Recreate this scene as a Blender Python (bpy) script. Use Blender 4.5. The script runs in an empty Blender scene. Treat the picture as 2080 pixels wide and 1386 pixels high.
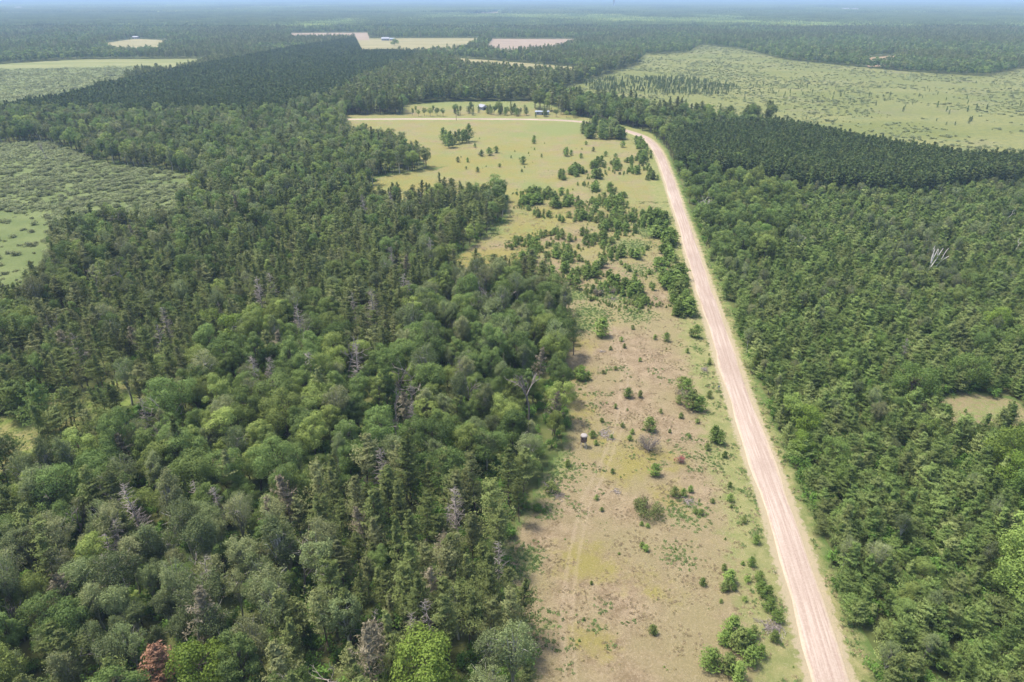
import bpy, bmesh, math, random
import numpy as np
from mathutils import Vector

# ------------------------------------------------------------------ camera, sky, sun, exposure
SC = bpy.context.scene
COL = SC.collection
H_CAM = 90.0
PITCH = math.radians(26.78)
FPX = 1387.0                       # focal length in photo pixels (2080 wide)
cam_d = bpy.data.cameras.new('camera')
cam_d.sensor_width = 36.0
cam_d.lens = 36.0 * FPX / 2080.0
cam_d.clip_start = 0.5
cam_d.clip_end = 120000.0
cam = bpy.data.objects.new('camera', cam_d)
cam.location = (0, 0, H_CAM)
cam.rotation_euler = (math.pi / 2 - PITCH, 0, 0)
COL.objects.link(cam)
SC.camera = cam

SUN_EL = math.radians(67)
SUN_AZ = math.radians(-68)         # clockwise from +Y: the sun stands to the left, a little ahead
world = bpy.data.worlds.new('World')
SC.world = world
world.use_nodes = True
wn = world.node_tree
sky = wn.nodes.new('ShaderNodeTexSky')
sky.sky_type = 'NISHITA'
sky.sun_disc = False
sky.sun_elevation = SUN_EL
sky.sun_rotation = SUN_AZ
sky.altitude = 300
sky.air_density = 1.0
sky.dust_density = 4.0
sky.ozone_density = 1.0
bg = wn.nodes['Background']
bg.inputs['Strength'].default_value = 0.15
wn.links.new(sky.outputs['Color'], bg.inputs['Color'])

sun_d = bpy.data.lights.new('sun', 'SUN')
sun_d.energy = 2.6
sun_d.angle = math.radians(7.0)
sun_d.color = (1.0, 0.94, 0.84)
sun = bpy.data.objects.new('sun', sun_d)
sdir = Vector((math.sin(SUN_AZ) * math.cos(SUN_EL), math.cos(SUN_AZ) * math.cos(SUN_EL), math.sin(SUN_EL)))
sun.rotation_euler = sdir.to_track_quat('Z', 'Y').to_euler()
COL.objects.link(sun)

SC.view_settings.view_transform = 'Standard'
SC.view_settings.look = 'None'
SC.view_settings.gamma = 1.0
SC.view_settings.use_curve_mapping = False
SC.view_settings.exposure = 1.0
cy = SC.cycles
cy.max_bounces = 6
cy.diffuse_bounces = 4
cy.glossy_bounces = 1
cy.transmission_bounces = 2
cy.transparent_max_bounces = 4
cy.volume_bounces = 0
cy.use_denoising = True
cy.use_adaptive_sampling = False
try:
    cy.denoiser = 'OPENIMAGEDENOISE'
    cy.denoising_input_passes = 'RGB_ALBEDO_NORMAL'
    cy.denoising_prefilter = 'ACCURATE'
except Exception:
    pass

RNG = np.random.default_rng(20240711)
random.seed(5)
SP, CP = math.sin(PITCH), math.cos(PITCH)


# ------------------------------------------------------------------ survey helpers (photo measurement -> ground metres)
def P(x, y, z=0.0):
    u = (x - 1040.0) / FPX
    v = (y - 693.0) / FPX
    d = (H_CAM - z) / max(SP + v * CP, 1e-4)
    return np.array((u * d, d * (CP - v * SP)))


def PL(pts, z=0.0):
    return np.array([P(x, y, z) for x, y in pts])


def proj(X, Y, Z):
    dep = Y * CP + (H_CAM - Z) * SP
    dn = (H_CAM - Z) * CP - Y * SP
    dep = np.maximum(dep, 1e-3)
    return 1040 + FPX * X / dep, 693 + FPX * dn / dep, dep


def inside(poly, X, Y):
    poly = np.asarray(poly, float)
    n = len(poly)
    r = np.zeros(np.shape(X), bool)
    j = n - 1
    for i in range(n):
        xi, yi = poly[i]
        xj, yj = poly[j]
        c = ((yi > Y) != (yj > Y))
        den = (yj - yi) if abs(yj - yi) > 1e-9 else 1e-9
        r ^= c & (X < (xj - xi) * (Y - yi) / den + xi)
        j = i
    return r


def dist_poly(poly, X, Y, closed=True):
    poly = np.asarray(poly, float)
    best = np.full(np.shape(X), 1e9)
    n = len(poly)
    for i in range(n if closed else n - 1):
        a = poly[i]
        b = poly[(i + 1) % n]
        ab = b - a
        t = np.clip(((X - a[0]) * ab[0] + (Y - a[1]) * ab[1]) / (ab @ ab + 1e-9), 0, 1)
        best = np.minimum(best, np.hypot(X - a[0] - t * ab[0], Y - a[1] - t * ab[1]))
    return best


def vnoise(X, Y, scale, seed=0):
    """smooth value noise 0..1"""
    X = np.asarray(X) / scale + seed * 17.31
    Y = np.asarray(Y) / scale + seed * 9.77
    xi = np.floor(X).astype(np.int64)
    yi = np.floor(Y).astype(np.int64)
    fx = X - xi
    fy = Y - yi
    fx = fx * fx * (3 - 2 * fx)
    fy = fy * fy * (3 - 2 * fy)

    def h(a, b):
        n = (a * 374761393 + b * 668265263 + seed * 1442695) & 0x7fffffff
        n = ((n ^ (n >> 13)) * 1274126177) & 0x7fffffff
        return ((n ^ (n >> 16)) & 0xffff) / 65535.0
    return (h(xi, yi) * (1 - fx) + h(xi + 1, yi) * fx) * (1 - fy) + (h(xi, yi + 1) * (1 - fx) + h(xi + 1, yi + 1) * fx) * fy


def smooth(e0, e1, x):
    t = np.clip((x - e0) / (e1 - e0), 0, 1)
    return t * t * (3 - 2 * t)


# ------------------------------------------------------------------ materials
def lin(r, g, b, k=1.0):
    f = lambda c: (c / 255 / 12.92 if c <= 10 else ((c / 255 + 0.055) / 1.055) ** 2.4) * k
    return (f(r), f(g), f(b), 1.0)


class NT:
    def __init__(self, name):
        self.m = bpy.data.materials.new(name)
        self.m.use_nodes = True
        self.t = self.m.node_tree
        self.t.nodes.clear()
        self.out = self.t.nodes.new('ShaderNodeOutputMaterial')

    def n(self, kind, **kw):
        nd = self.t.nodes.new(kind)
        for k, v in kw.items():
            setattr(nd, k, v)
        return nd

    def l(self, a, b):
        self.t.links.new(a, b)

    def setv(self, sock, v):
        if hasattr(v, 'links') or isinstance(v, bpy.types.NodeSocket):
            self.l(v, sock)
        else:
            sock.default_value = v

    def mix(self, fac, a, b, blend='MIX'):
        nd = self.n('ShaderNodeMix', data_type='RGBA', blend_type=blend)
        self.setv(nd.inputs['Factor'], fac)
        self.setv(nd.inputs[6], a)
        self.setv(nd.inputs[7], b)
        return nd.outputs[2]

    def math(self, op, a, b=0.0, clamp=False):
        nd = self.n('ShaderNodeMath', operation=op, use_clamp=clamp)
        self.setv(nd.inputs[0], a)
        self.setv(nd.inputs[1], b)
        return nd.outputs[0]

    def ramp(self, fac, e0, e1):
        nd = self.n('ShaderNodeMapRange', interpolation_type='SMOOTHSTEP')
        self.setv(nd.inputs['Value'], fac)
        nd.inputs['From Min'].default_value = e0
        nd.inputs['From Max'].default_value = e1
        return nd.outputs['Result']

    def attr(self, name):
        return self.n('ShaderNodeAttribute', attribute_name=name).outputs['Fac']

    def pos(self):
        return self.n('ShaderNodeNewGeometry').outputs['Position']

    def noise(self, scale, detail=3.0, rough=0.55, vec=None):
        nd = self.n('ShaderNodeTexNoise')
        nd.inputs['Scale'].default_value = scale
        nd.inputs['Detail'].default_value = detail
        nd.inputs['Roughness'].default_value = rough
        self.l(vec if vec is not None else self.pos(), nd.inputs['Vector'])
        return nd.outputs['Fac']

    def finish(self, color, rough=0.9, spec=0.1, bump=None, bdist=0.1, bstr=0.6):
        b = self.n('ShaderNodeBsdfPrincipled')
        self.setv(b.inputs['Base Color'], color)
        b.inputs['Roughness'].default_value = rough
        b.inputs['Specular IOR Level'].default_value = spec
        if bump is not None:
            bp = self.n('ShaderNodeBump')
            bp.inputs['Strength'].default_value = bstr
            bp.inputs['Distance'].default_value = bdist
            self.l(bump, bp.inputs['Height'])
            self.l(bp.outputs['Normal'], b.inputs['Normal'])
        self.l(b.outputs[0], self.out.inputs['Surface'])
        return self.m


def leaf_mat(name, a, b, c, transl=0.25, patch=45.0, rough=0.6, spec=0.2, vary=0.55):
    """a,b: range of leaf colour, c: colour of whole odd trees"""
    t = NT(name)
    oi = t.n('ShaderNodeObjectInfo')
    tint = t.attr('tint')
    big = t.noise(1.0 / patch, 2.0)
    f = t.math('ADD', t.math('MULTIPLY', oi.outputs['Random'], 0.55), t.math('MULTIPLY', tint, 0.45))
    col = t.mix(f, a, b)
    hr = t.math('FRACT', t.math('MULTIPLY', oi.outputs['Random'], 7.31))
    odd = t.math('MULTIPLY', t.ramp(t.math('ADD', hr, t.math('MULTIPLY', big, 0.7)), 0.85, 1.3), vary, )
    col = t.mix(odd, col, c)
    # bright or dull individuals
    br = t.math('ADD', t.math('MULTIPLY', t.math('FRACT', t.math('MULTIPLY', oi.outputs['Random'], 23.7)), 0.62), 0.70)
    hsv = t.n('ShaderNodeHueSaturation')
    t.l(col, hsv.inputs['Color'])
    t.l(br, hsv.inputs['Value'])
    p = t.n('ShaderNodeBsdfPrincipled')
    t.l(hsv.outputs[0], p.inputs['Base Color'])
    p.inputs['Roughness'].default_value = rough
    p.inputs['Specular IOR Level'].default_value = spec
    tr = t.n('ShaderNodeBsdfTranslucent')
    t.l(hsv.outputs[0], tr.inputs['Color'])
    mx = t.n('ShaderNodeMixShader')
    mx.inputs[0].default_value = transl
    t.l(p.outputs[0], mx.inputs[1])
    t.l(tr.outputs[0], mx.inputs[2])
    t.l(mx.outputs[0], t.out.inputs['Surface'])
    return t.m


def plain(name, rgb, rough=0.8, var=0.25, scale=3.0, spec=0.2):
    t = NT(name)
    n = t.noise(scale, 4.0)
    dark = tuple(c * (1 - var) for c in rgb[:3]) + (1,)
    lite = tuple(min(1, c * (1 + var)) for c in rgb[:3]) + (1,)
    oi = t.n('ShaderNodeObjectInfo')
    f = t.math('ADD', t.math('MULTIPLY', n, 0.7), t.math('MULTIPLY', oi.outputs['Random'], 0.3))
    return t.finish(t.mix(t.ramp(f, 0.3, 0.7), dark, lite), rough, spec, n, 0.05, 0.4)


M = {}
M['broadleaf'] = leaf_mat('broadleaf_leaves', (0.108, 0.168, 0.046, 1), (0.215, 0.290, 0.088, 1), (0.280, 0.335, 0.090, 1), 0.34, spec=.08, vary=.8)
M['aspen'] = leaf_mat('aspen_leaves', (0.140, 0.182, 0.068, 1), (0.238, 0.282, 0.118, 1), (0.280, 0.285, 0.130, 1), 0.34, rough=0.6, spec=0.1, vary=.7)
M['bright'] = leaf_mat('bright_leaves', (0.125, 0.205, 0.046, 1), (0.235, 0.325, 0.085, 1), (0.260, 0.330, 0.080, 1), 0.35, spec=.08)
M['maple'] = leaf_mat('maple_leaves', (0.135, 0.215, 0.030, 1), (0.240, 0.320, 0.062, 1), (0.220, 0.300, 0.055, 1), 0.35, spec=.08)
M['jack'] = leaf_mat('jack_pine_needles', (0.112, 0.146, 0.042, 1), (0.225, 0.262, 0.088, 1), (0.255, 0.258, 0.118, 1), 0.28, spec=.06, vary=0.7)
M['young'] = leaf_mat('young_pine_needles', (0.115, 0.178, 0.046, 1), (0.240, 0.310, 0.092, 1), (0.265, 0.300, 0.108, 1), 0.30, spec=.06, vary=0.75, patch=25)
M['sapling'] = leaf_mat('sapling_needles', (0.120, 0.190, 0.040, 1), (0.220, 0.300, 0.075, 1), (0.210, 0.240, 0.080, 1), 0.3, spec=.06, vary=0.6)
M['redpine'] = leaf_mat('plantation_pine_needles', (0.062, 0.098, 0.030, 1), (0.120, 0.160, 0.048, 1), (0.125, 0.135, 0.050, 1), 0.16, spec=.06, vary=0.4)
M['larch'] = leaf_mat('larch_needles', (0.120, 0.170, 0.060, 1), (0.175, 0.230, 0.088, 1), (0.160, 0.210, 0.080, 1), 0.25, spec=.06)
M['willow'] = leaf_mat('willow_leaves', (0.205, 0.242, 0.105, 1), (0.325, 0.360, 0.175, 1), (0.255, 0.272, 0.140, 1), 0.42, spec=.08, patch=30)
M['under'] = leaf_mat('undergrowth_leaves', (0.090, 0.180, 0.032, 1), (0.170, 0.290, 0.062, 1), (0.150, 0.250, 0.055, 1), 0.35, spec=.08)
M['rust'] = leaf_mat('dead_red_needles', (0.200, 0.100, 0.062, 1), (0.300, 0.168, 0.100, 1), (0.31, 0.20, 0.10, 1), 0.15)
M['redleaf'] = leaf_mat('red_shrub_leaves', (0.28, 0.085, 0.07, 1), (0.40, 0.150, 0.12, 1), (0.34, 0.12, 0.09, 1), 0.2)
M['palebrown'] = leaf_mat('browned_needles', (0.165, 0.145, 0.085, 1), (0.255, 0.220, 0.140, 1), (0.230, 0.180, 0.120, 1), 0.15)
M['yellowleaf'] = leaf_mat('yellow_green_leaves', (0.135, 0.200, 0.030, 1), (0.230, 0.300, 0.060, 1), (0.200, 0.240, 0.060, 1), 0.3)
M['weed'] = leaf_mat('weed_leaves', (0.120, 0.200, 0.055, 1), (0.210, 0.290, 0.095, 1), (0.170, 0.240, 0.080, 1), 0.3, patch=6)
M['drygrass'] = leaf_mat('dry_grass_blades', (0.300, 0.235, 0.140, 1), (0.430, 0.345, 0.220, 1), (0.300, 0.280, 0.120, 1), 0.3, patch=8)
M['bark'] = plain('grey_brown_bark', (0.115, 0.090, 0.070), 0.9)
M['palebark'] = plain('pale_aspen_bark', (0.36, 0.34, 0.28), 0.8)
M['deadwood'] = plain('weathered_dead_wood', (0.31, 0.268, 0.238), 0.9, 0.3)
M['whitewood'] = plain('bleached_birch_wood', (0.66, 0.60, 0.54), 0.8, 0.15)


def mesh_from(name, V, F, mats, midx=None, tint=None, smooth_=False):
    me = bpy.data.meshes.new(name)
    V = np.asarray(V, np.float32)
    me.vertices.add(len(V))
    me.vertices.foreach_set('co', V.ravel())
    sizes = np.array([len(f) for f in F], np.int32)
    loops = np.concatenate([np.asarray(f, np.int32) for f in F]) if not isinstance(F, np.ndarray) else F.ravel().astype(np.int32)
    me.loops.add(len(loops))
    me.loops.foreach_set('vertex_index', loops)
    me.polygons.add(len(sizes))
    st = np.zeros(len(sizes), np.int32)
    st[1:] = np.cumsum(sizes)[:-1]
    me.polygons.foreach_set('loop_start', st)
    try:
        me.polygons.foreach_set('loop_total', sizes)
    except Exception:
        pass
    for m in mats:
        me.materials.append(m)
    if midx is not None:
        me.polygons.foreach_set('material_index', np.asarray(midx, np.int32))
    if smooth_:
        me.polygons.foreach_set('use_smooth', np.ones(len(sizes), bool))
    if tint is not None:
        a = me.attributes.new('tint', 'FLOAT', 'POINT')
        a.data.foreach_set('value', np.asarray(tint, np.float32))
    me.update(calc_edges=True)
    return me


# ------------------------------------------------------------------ plant geometry
def unit(v):
    return v / (np.linalg.norm(v, axis=-1, keepdims=True) + 1e-9)


class Geo:
    """leaf kites and tapered limbs of one plant"""

    def __init__(self, seed):
        self.r = np.random.default_rng(seed)
        self.lv, self.lt = [], []
        self.wv, self.wf, self.wn = [], [], 0

    def leaves(self, c, n, t, L, W):
        k = len(c)
        n = unit(n)
        t = unit(t - n * np.sum(t * n, -1, keepdims=True))
        b = np.cross(n, t)
        L = np.broadcast_to(L, (k,))[:, None]
        W = np.broadcast_to(W, (k,))[:, None]
        q = np.stack([c - t * L / 2, c + b * W / 2 + n * W * .12, c + t * L / 2, c - b * W / 2 + n * W * .12], 1)
        self.lv.append(q.reshape(-1, 3))
        self.lt.append(np.repeat(self.r.random(k), 4))

    def limb(self, pts, rad, sides=4):
        pts = np.asarray(pts, float)
        rad = np.broadcast_to(rad, (len(pts),))
        d = unit(np.gradient(pts, axis=0))
        ref = np.array((0.31, 0.95, 0.05))
        u = unit(np.cross(d, ref))
        w = np.cross(d, u)
        a = np.arange(sides) * 2 * math.pi / sides
        ring = pts[:, None, :] + rad[:, None, None] * (np.cos(a)[None, :, None] * u[:, None, :] + np.sin(a)[None, :, None] * w[:, None, :])
        base = self.wn
        self.wv.append(ring.reshape(-1, 3))
        for i in range(len(pts) - 1):
            for j in range(sides):
                k = (j + 1) % sides
                self.wf.append((base + i * sides + j, base + i * sides + k, base + (i + 1) * sides + k, base + (i + 1) * sides + j))
        self.wn += len(pts) * sides

    def crown_mesh(self, name, mat):
        V = np.concatenate(self.lv)
        F = np.arange(len(V)).reshape(-1, 4)
        return mesh_from(name, V, F, [mat], tint=np.concatenate(self.lt))

    def wood_mesh(self, name, mat):
        return mesh_from(name, np.concatenate(self.wv), self.wf, [mat], smooth_=True)

    def joined(self, name, leafm, woodm):
        LV = np.concatenate(self.lv) if self.lv else np.zeros((0, 3))
        F = [tuple(x) for x in np.arange(len(LV)).reshape(-1, 4)]
        nl = len(F)
        V = LV
        tn = np.concatenate(self.lt) if self.lt else np.zeros(0)
        if self.wv:
            WV = np.concatenate(self.wv)
            F += [tuple(i + len(LV) for i in f) for f in self.wf]
            V = np.concatenate([LV, WV]) if len(LV) else WV
            tn = np.concatenate([tn, np.zeros(len(WV))])
        return mesh_from(name, V, F, [leafm, woodm], [0] * nl + [1] * (len(F) - nl), tn)


def broadleaf(seed, Ht, R, base, nl, leaves, size, lean=0.05, top=0.5, wood=True, gap=0.0, pale=False):
    g = Geo(seed)
    r = g.r
    zc = (base + Ht) / 2
    Rz = (Ht - base) / 2
    axis = np.array((r.normal(0, lean), r.normal(0, lean)))
    dirs = unit(r.normal(size=(nl * 3, 3)) + np.array((0, 0, 0.25)))
    # spread the lobes
    keep = [0]
    for i in range(1, len(dirs)):
        if len(keep) >= nl:
            break
        if min(np.linalg.norm(dirs[i] - dirs[k]) for k in keep) > 1.9 / math.sqrt(nl):
            keep.append(i)
    dirs = dirs[keep]
    nl = len(dirs)
    rad = r.uniform(0.42, 0.86, nl)
    LC = dirs * rad[:, None] * np.array((R, R, Rz)) + np.array((0, 0, zc))
    LC[:, :2] *= r.uniform(0.8, 1.15, (nl, 1))
    LC[:, :2] += axis * LC[:, 2:3]
    LR = r.uniform(0.24, 0.50, nl) * min(R, Rz * 1.1) * (15 / max(nl, 15)) ** .25
    w = LR ** 2
    w = w / w.sum()
    which = r.choice(nl, size=int(leaves * 1.5), p=w)
    d = unit(r.normal(size=(len(which), 3)) + np.array((0, 0, 0.35)) + 0.35 * dirs[which])
    bump = 1 + 0.16 * np.sin(d[:, 0] * 7 + which) * np.cos(d[:, 1] * 6 + which * 2)
    c = LC[which] + d * LR[which][:, None] * ((1.08 - .55 * r.random(len(which)) ** 1.6) * bump)[:, None] * np.array((1, 1, 0.85))
    # drop leaves buried in other lobes
    dd = np.linalg.norm(c[:, None, :] - LC[None], axis=2) / LR[None]
    dd[np.arange(len(c)), which] = 9
    ok = (dd.min(1) > 0.66)
    if pale:   # aspens: loose upright sprays rather than balls
        c = c + r.normal(0, .22, c.shape) * np.array((1, 1, 1.5))
    if gap:
        ok &= vnoise(c[:, 0] + c[:, 2] * .7 + seed, c[:, 1] + c[:, 2] * .4, R * .35, seed % 91) > gap
    idx = np.nonzero(ok)[0][:leaves]
    c, d = c[idx], d[idx]
    nrm = d + r.normal(0, 0.42, c.shape)
    g.leaves(c, nrm, r.normal(size=c.shape), size * r.uniform(0.7, 1.35, len(c)), size * r.uniform(0.45, 0.8, len(c)))
    if wood:
        tr = 0.016 * Ht + 0.03
        top_z = base + (Ht - base) * 0.55
        zz = np.linspace(0, top_z, 6)
        pts = np.stack([axis[0] * zz + 0.1 * np.sin(zz + seed), axis[1] * zz + 0.1 * np.cos(zz * .8 + seed), zz], 1)
        g.limb(pts, np.linspace(tr, tr * 0.4, 6), 6)
        for k in range(nl):
            s = pts[r.integers(2, 6)]
            e = LC[k]
            m = (s + e) / 2 + np.array((0, 0, -0.3))
            g.limb([s, m, e], np.array((tr * 0.42, tr * 0.28, tr * 0.1)), 4)
            if pale:
                e2 = LC[k] + dirs[k] * LR[k] * 1.05 + r.normal(0, .2, 3)
                g.limb([LC[k], e2], np.array((tr * 0.16, tr * 0.05)), 3)
    return g


def pine(seed, Ht, R, base, nbr, tufts, kites, L, W, up=0.35, shape=0.75, lean=0.02, ragged=0.35, wood=True, dense_in=0.25, deadbr=6, rz=1.0):
    """open pine: whorled, upturned branches carrying needle tufts"""
    g = Geo(seed)
    r = g.r
    axis = np.array((r.normal(0, lean), r.normal(0, lean)))
    C, N, T = [], [], []
    az = r.uniform(0, 6.28)
    tr = 0.010 * Ht + 0.035
    for i in range(nbr):
        f = ((i + r.random()) / nbr) ** 0.92
        z = base + (Ht - base) * f * 0.98
        az += 2.39996 + r.normal(0, 0.35)
        prof = (1 - f) ** shape * (0.55 + 0.45 * min(1, f / 0.22))
        ln = R * max(0.12, prof) * r.uniform(1 - ragged, 1 + ragged * .6) + 0.12
        slope = up * (0.4 + 0.9 * f) + r.normal(0, 0.10)
        s = np.array((axis[0] * z, axis[1] * z, z))
        dh = np.array((math.cos(az), math.sin(az), 0))
        tt = np.linspace(dense_in, 1.0, tufts)
        pts = s + dh * (ln * tt)[:, None] + np.array((0, 0, 1.0)) * (ln * (slope * tt + 0.22 * tt * tt))[:, None]
        side = np.array((-dh[1], dh[0], 0))
        for q in range(kites):
            spread = ln * (0.10 + 0.22 * tt * (1.15 - tt)) * 1.5
            off = side * (r.normal(0, 1, tufts) * spread)[:, None] + r.normal(0, 0.10, (tufts, 3)) * (0.5 + L)
            C.append(pts + off)
            T.append(dh + side * np.sign(r.normal(size=tufts))[:, None] * r.uniform(0, 1.1, (tufts, 1)) + np.array((0, 0, 0.45 + slope)) + r.normal(0, 0.3, (tufts, 3)))
            N.append(np.array((0, 0, 0.8)) + dh * 0.75 + r.normal(0, 0.45, (tufts, 3)))
        if wood and i % 2 == 0 and ln > 0.5:
            g.limb([s, s + dh * ln * .5 + np.array((0, 0, ln * slope * .5)), pts[-1]], np.array((tr * .32, tr * .2, tr * .06)), 3)
    # leader
    C.append(np.array([[axis[0] * Ht, axis[1] * Ht, Ht + L * .1]]))
    T.append(np.array([[0.05, 0, 1.0]]))
    N.append(np.array([[1.0, .3, 0.2]]))
    C, N, T = np.concatenate(C), np.concatenate(N), np.concatenate(T)
    g.leaves(C, N, T, L * r.uniform(0.7, 1.3, len(C)), W * r.uniform(0.7, 1.4, len(C)))
    if wood:
        zz = np.linspace(0, Ht * .96, 6)
        g.limb(np.stack([axis[0] * zz, axis[1] * zz, zz], 1), np.linspace(tr, tr * .15, 6), 5)
        for i in range(deadbr):
            z = base * r.uniform(0.3, 1.0)
            a = r.uniform(0, 6.28)
            ln = R * r.uniform(.3, .8)
            s = np.array((axis[0] * z, axis[1] * z, z))
            g.limb([s, s + np.array((math.cos(a) * ln, math.sin(a) * ln, r.uniform(-.1, .25) * ln))], np.array((tr * .25, tr * .07)), 3)
    return g


def shrub(seed, R, Ht, leaves, size, lobes=7, spiky=0.3):
    g = Geo(seed)
    r = g.r
    LC = np.stack([r.normal(0, .42, lobes) * R, r.normal(0, .42, lobes) * R, r.uniform(.3, .62, lobes) * Ht], 1)
    LR = r.uniform(.35, .6, lobes) * min(R, Ht)
    wch = r.integers(0, lobes, leaves)
    d = unit(r.normal(size=(leaves, 3)) + np.array((0, 0, .45)))
    c = LC[wch] + d * LR[wch][:, None] * r.uniform(.5, 1.1, leaves)[:, None]
    c[:, 2] = np.maximum(c[:, 2], 0.05)
    g.leaves(c, d + r.normal(0, .4, c.shape), d * spiky * 3 + np.array((0, 0, .5)) + r.normal(size=c.shape), size * r.uniform(.7, 1.4, leaves), size * r.uniform(.35, .7, leaves))
    for i in range(6):
        g.limb([(0, 0, 0), LC[i % lobes] * .6, LC[i % lobes]], np.array((.05, .035, .015)) * max(R, .5), 3)
    return g


def snag(seed, Ht, style, twigs=60):
    """bare dead tree. style 'pine': straight with many thin side branches, 'fork': few heavy rising limbs"""
    g = Geo(seed)
    r = g.r
    tr = 0.011 * Ht + 0.05
    if style == 'pine':
        zz = np.linspace(0, Ht, 7)
        ax = r.normal(0, .03, 2)
        g.limb(np.stack([ax[0] * zz, ax[1] * zz, zz], 1), np.linspace(tr, .02, 7), 5)
        for i in range(twigs):
            f = r.uniform(.25, .98)
            z = Ht * f
            a = r.uniform(0, 6.28)
            ln = Ht * .17 * (1.08 - f) ** .55 * r.uniform(.45, 1.2) + .15
            s = np.array((ax[0] * z, ax[1] * z, z))
            dh = np.array((math.cos(a), math.sin(a), 0))
            e = s + dh * ln + np.array((0, 0, ln * r.uniform(-.1, .45)))
            m = (s + e) / 2 + r.normal(0, .05 * ln, 3)
            w = tr * (.36 - .16 * f)
            g.limb([s, m, e], np.array((w, w * .7, w * .3)), 3)
            for k in range(3):
                p = s + (e - s) * r.uniform(.35, .95)
                g.limb([p, p + unit(dh + r.normal(0, .8, 3)) * ln * r.uniform(.2, .45)], np.array((w * .5, w * .2)), 3)
    else:
        def grow(p, d, ln, w, depth):
            d = unit(d)
            m = p + d * ln * .5 + r.normal(0, .05 * ln, 3)
            e = p + d * ln + r.normal(0, .07 * ln, 3)
            g.limb([p, m, e], np.array((w, w * .8, w * .55)), 4 if depth < 2 else 3)
            if depth < 4:
                for k in range(r.integers(2, 4)):
                    grow(m + (e - m) * r.uniform(.2, 1.0), d + r.normal(0, .42, 3) + np.array((0, 0, .12)), ln * r.uniform(.5, .8), w * .64, depth + 1)
        grow(np.zeros(3), np.array((r.normal(0, .1), r.normal(0, .1), 1.0)), Ht * .42, tr * 1.2, 0)
    return g


# ------------------------------------------------------------------ object bookkeeping
def tag(o, label=None, cat=None, group=None, kind=None):
    if label:
        o['label'] = label
    if cat:
        o['category'] = cat
    if group:
        o['group'] = group
    if kind:
        o['kind'] = kind
    return o


def link(name, data, parent=None):
    o = bpy.data.objects.new(name, data)
    COL.objects.link(o)
    if parent is not None:
        o.parent = parent
    return o


def empty(name, loc, rz=0.0, sc=1.0):
    o = bpy.data.objects.new(name, None)
    o.empty_display_size = 0.3
    COL.objects.link(o)
    o.location = loc
    o.rotation_euler = (0, 0, rz)
    o.scale = (sc, sc, sc) if np.isscalar(sc) else sc
    return o


def stuff_instances(name, pts, rot, scl, idx, meshes, label, cat):
    """one object of scattered plants; meshes: list of mesh datablocks"""
    if len(pts) == 0:
        return None
    src = bpy.data.collections.new(name + '_sources')
    for i, me in enumerate(meshes):
        src.objects.link(bpy.data.objects.new('%s_src_%03d' % (name, i), me))
    me = bpy.data.meshes.new(name)
    me.vertices.add(len(pts))
    me.vertices.foreach_set('co', np.asarray(pts, np.float32).ravel())
    a = me.attributes.new('rz', 'FLOAT', 'POINT')
    a.data.foreach_set('value', np.asarray(rot, np.float32))
    a = me.attributes.new('sc', 'FLOAT_VECTOR', 'POINT')
    s = np.asarray(scl, np.float32)
    if s.ndim == 1:
        s = np.repeat(s[:, None], 3, 1)
    a.data.foreach_set('vector', np.ascontiguousarray(s).ravel())
    a = me.attributes.new('ix', 'INT', 'POINT')
    a.data.foreach_set('value', np.asarray(idx, np.int32))
    o = link(name, me)
    ng = bpy.data.node_groups.new(name, 'GeometryNodeTree')
    ng.interface.new_socket('Geometry', in_out='INPUT', socket_type='NodeSocketGeometry')
    ng.interface.new_socket('Geometry', in_out='OUTPUT', socket_type='NodeSocketGeometry')
    gi = ng.nodes.new('NodeGroupInput')
    go = ng.nodes.new('NodeGroupOutput')
    ip = ng.nodes.new('GeometryNodeInstanceOnPoints')
    ci = ng.nodes.new('GeometryNodeCollectionInfo')
    ci.inputs['Collection'].default_value = src
    ci.inputs['Separate Children'].default_value = True
    ci.inputs['Reset Children'].default_value = True

    def na(nm, ty):
        nd = ng.nodes.new('GeometryNodeInputNamedAttribute')
        nd.data_type = ty
        nd.inputs['Name'].default_value = nm
        return nd.outputs['Attribute']
    cx = ng.nodes.new('ShaderNodeCombineXYZ')
    ng.links.new(na('rz', 'FLOAT'), cx.inputs['Z'])
    ng.links.new(gi.outputs[0], ip.inputs['Points'])
    ng.links.new(ci.outputs[0], ip.inputs['Instance'])
    ip.inputs['Pick Instance'].default_value = True
    ng.links.new(na('ix', 'INT'), ip.inputs['Instance Index'])
    ng.links.new(cx.outputs[0], ip.inputs['Rotation'])
    ng.links.new(na('sc', 'FLOAT_VECTOR'), ip.inputs['Scale'])
    ng.links.new(ip.outputs[0], go.inputs[0])
    md = o.modifiers.new('scatter', 'NODES')
    md.node_group = ng
    tag(o, label, cat, None, 'stuff')
    return o


# ------------------------------------------------------------------ the plan of the place (photo measurements unprojected to the ground)
TOPK = (H_CAM - 11.5) / H_CAM       # where a tree top hides the ground behind it

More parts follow.
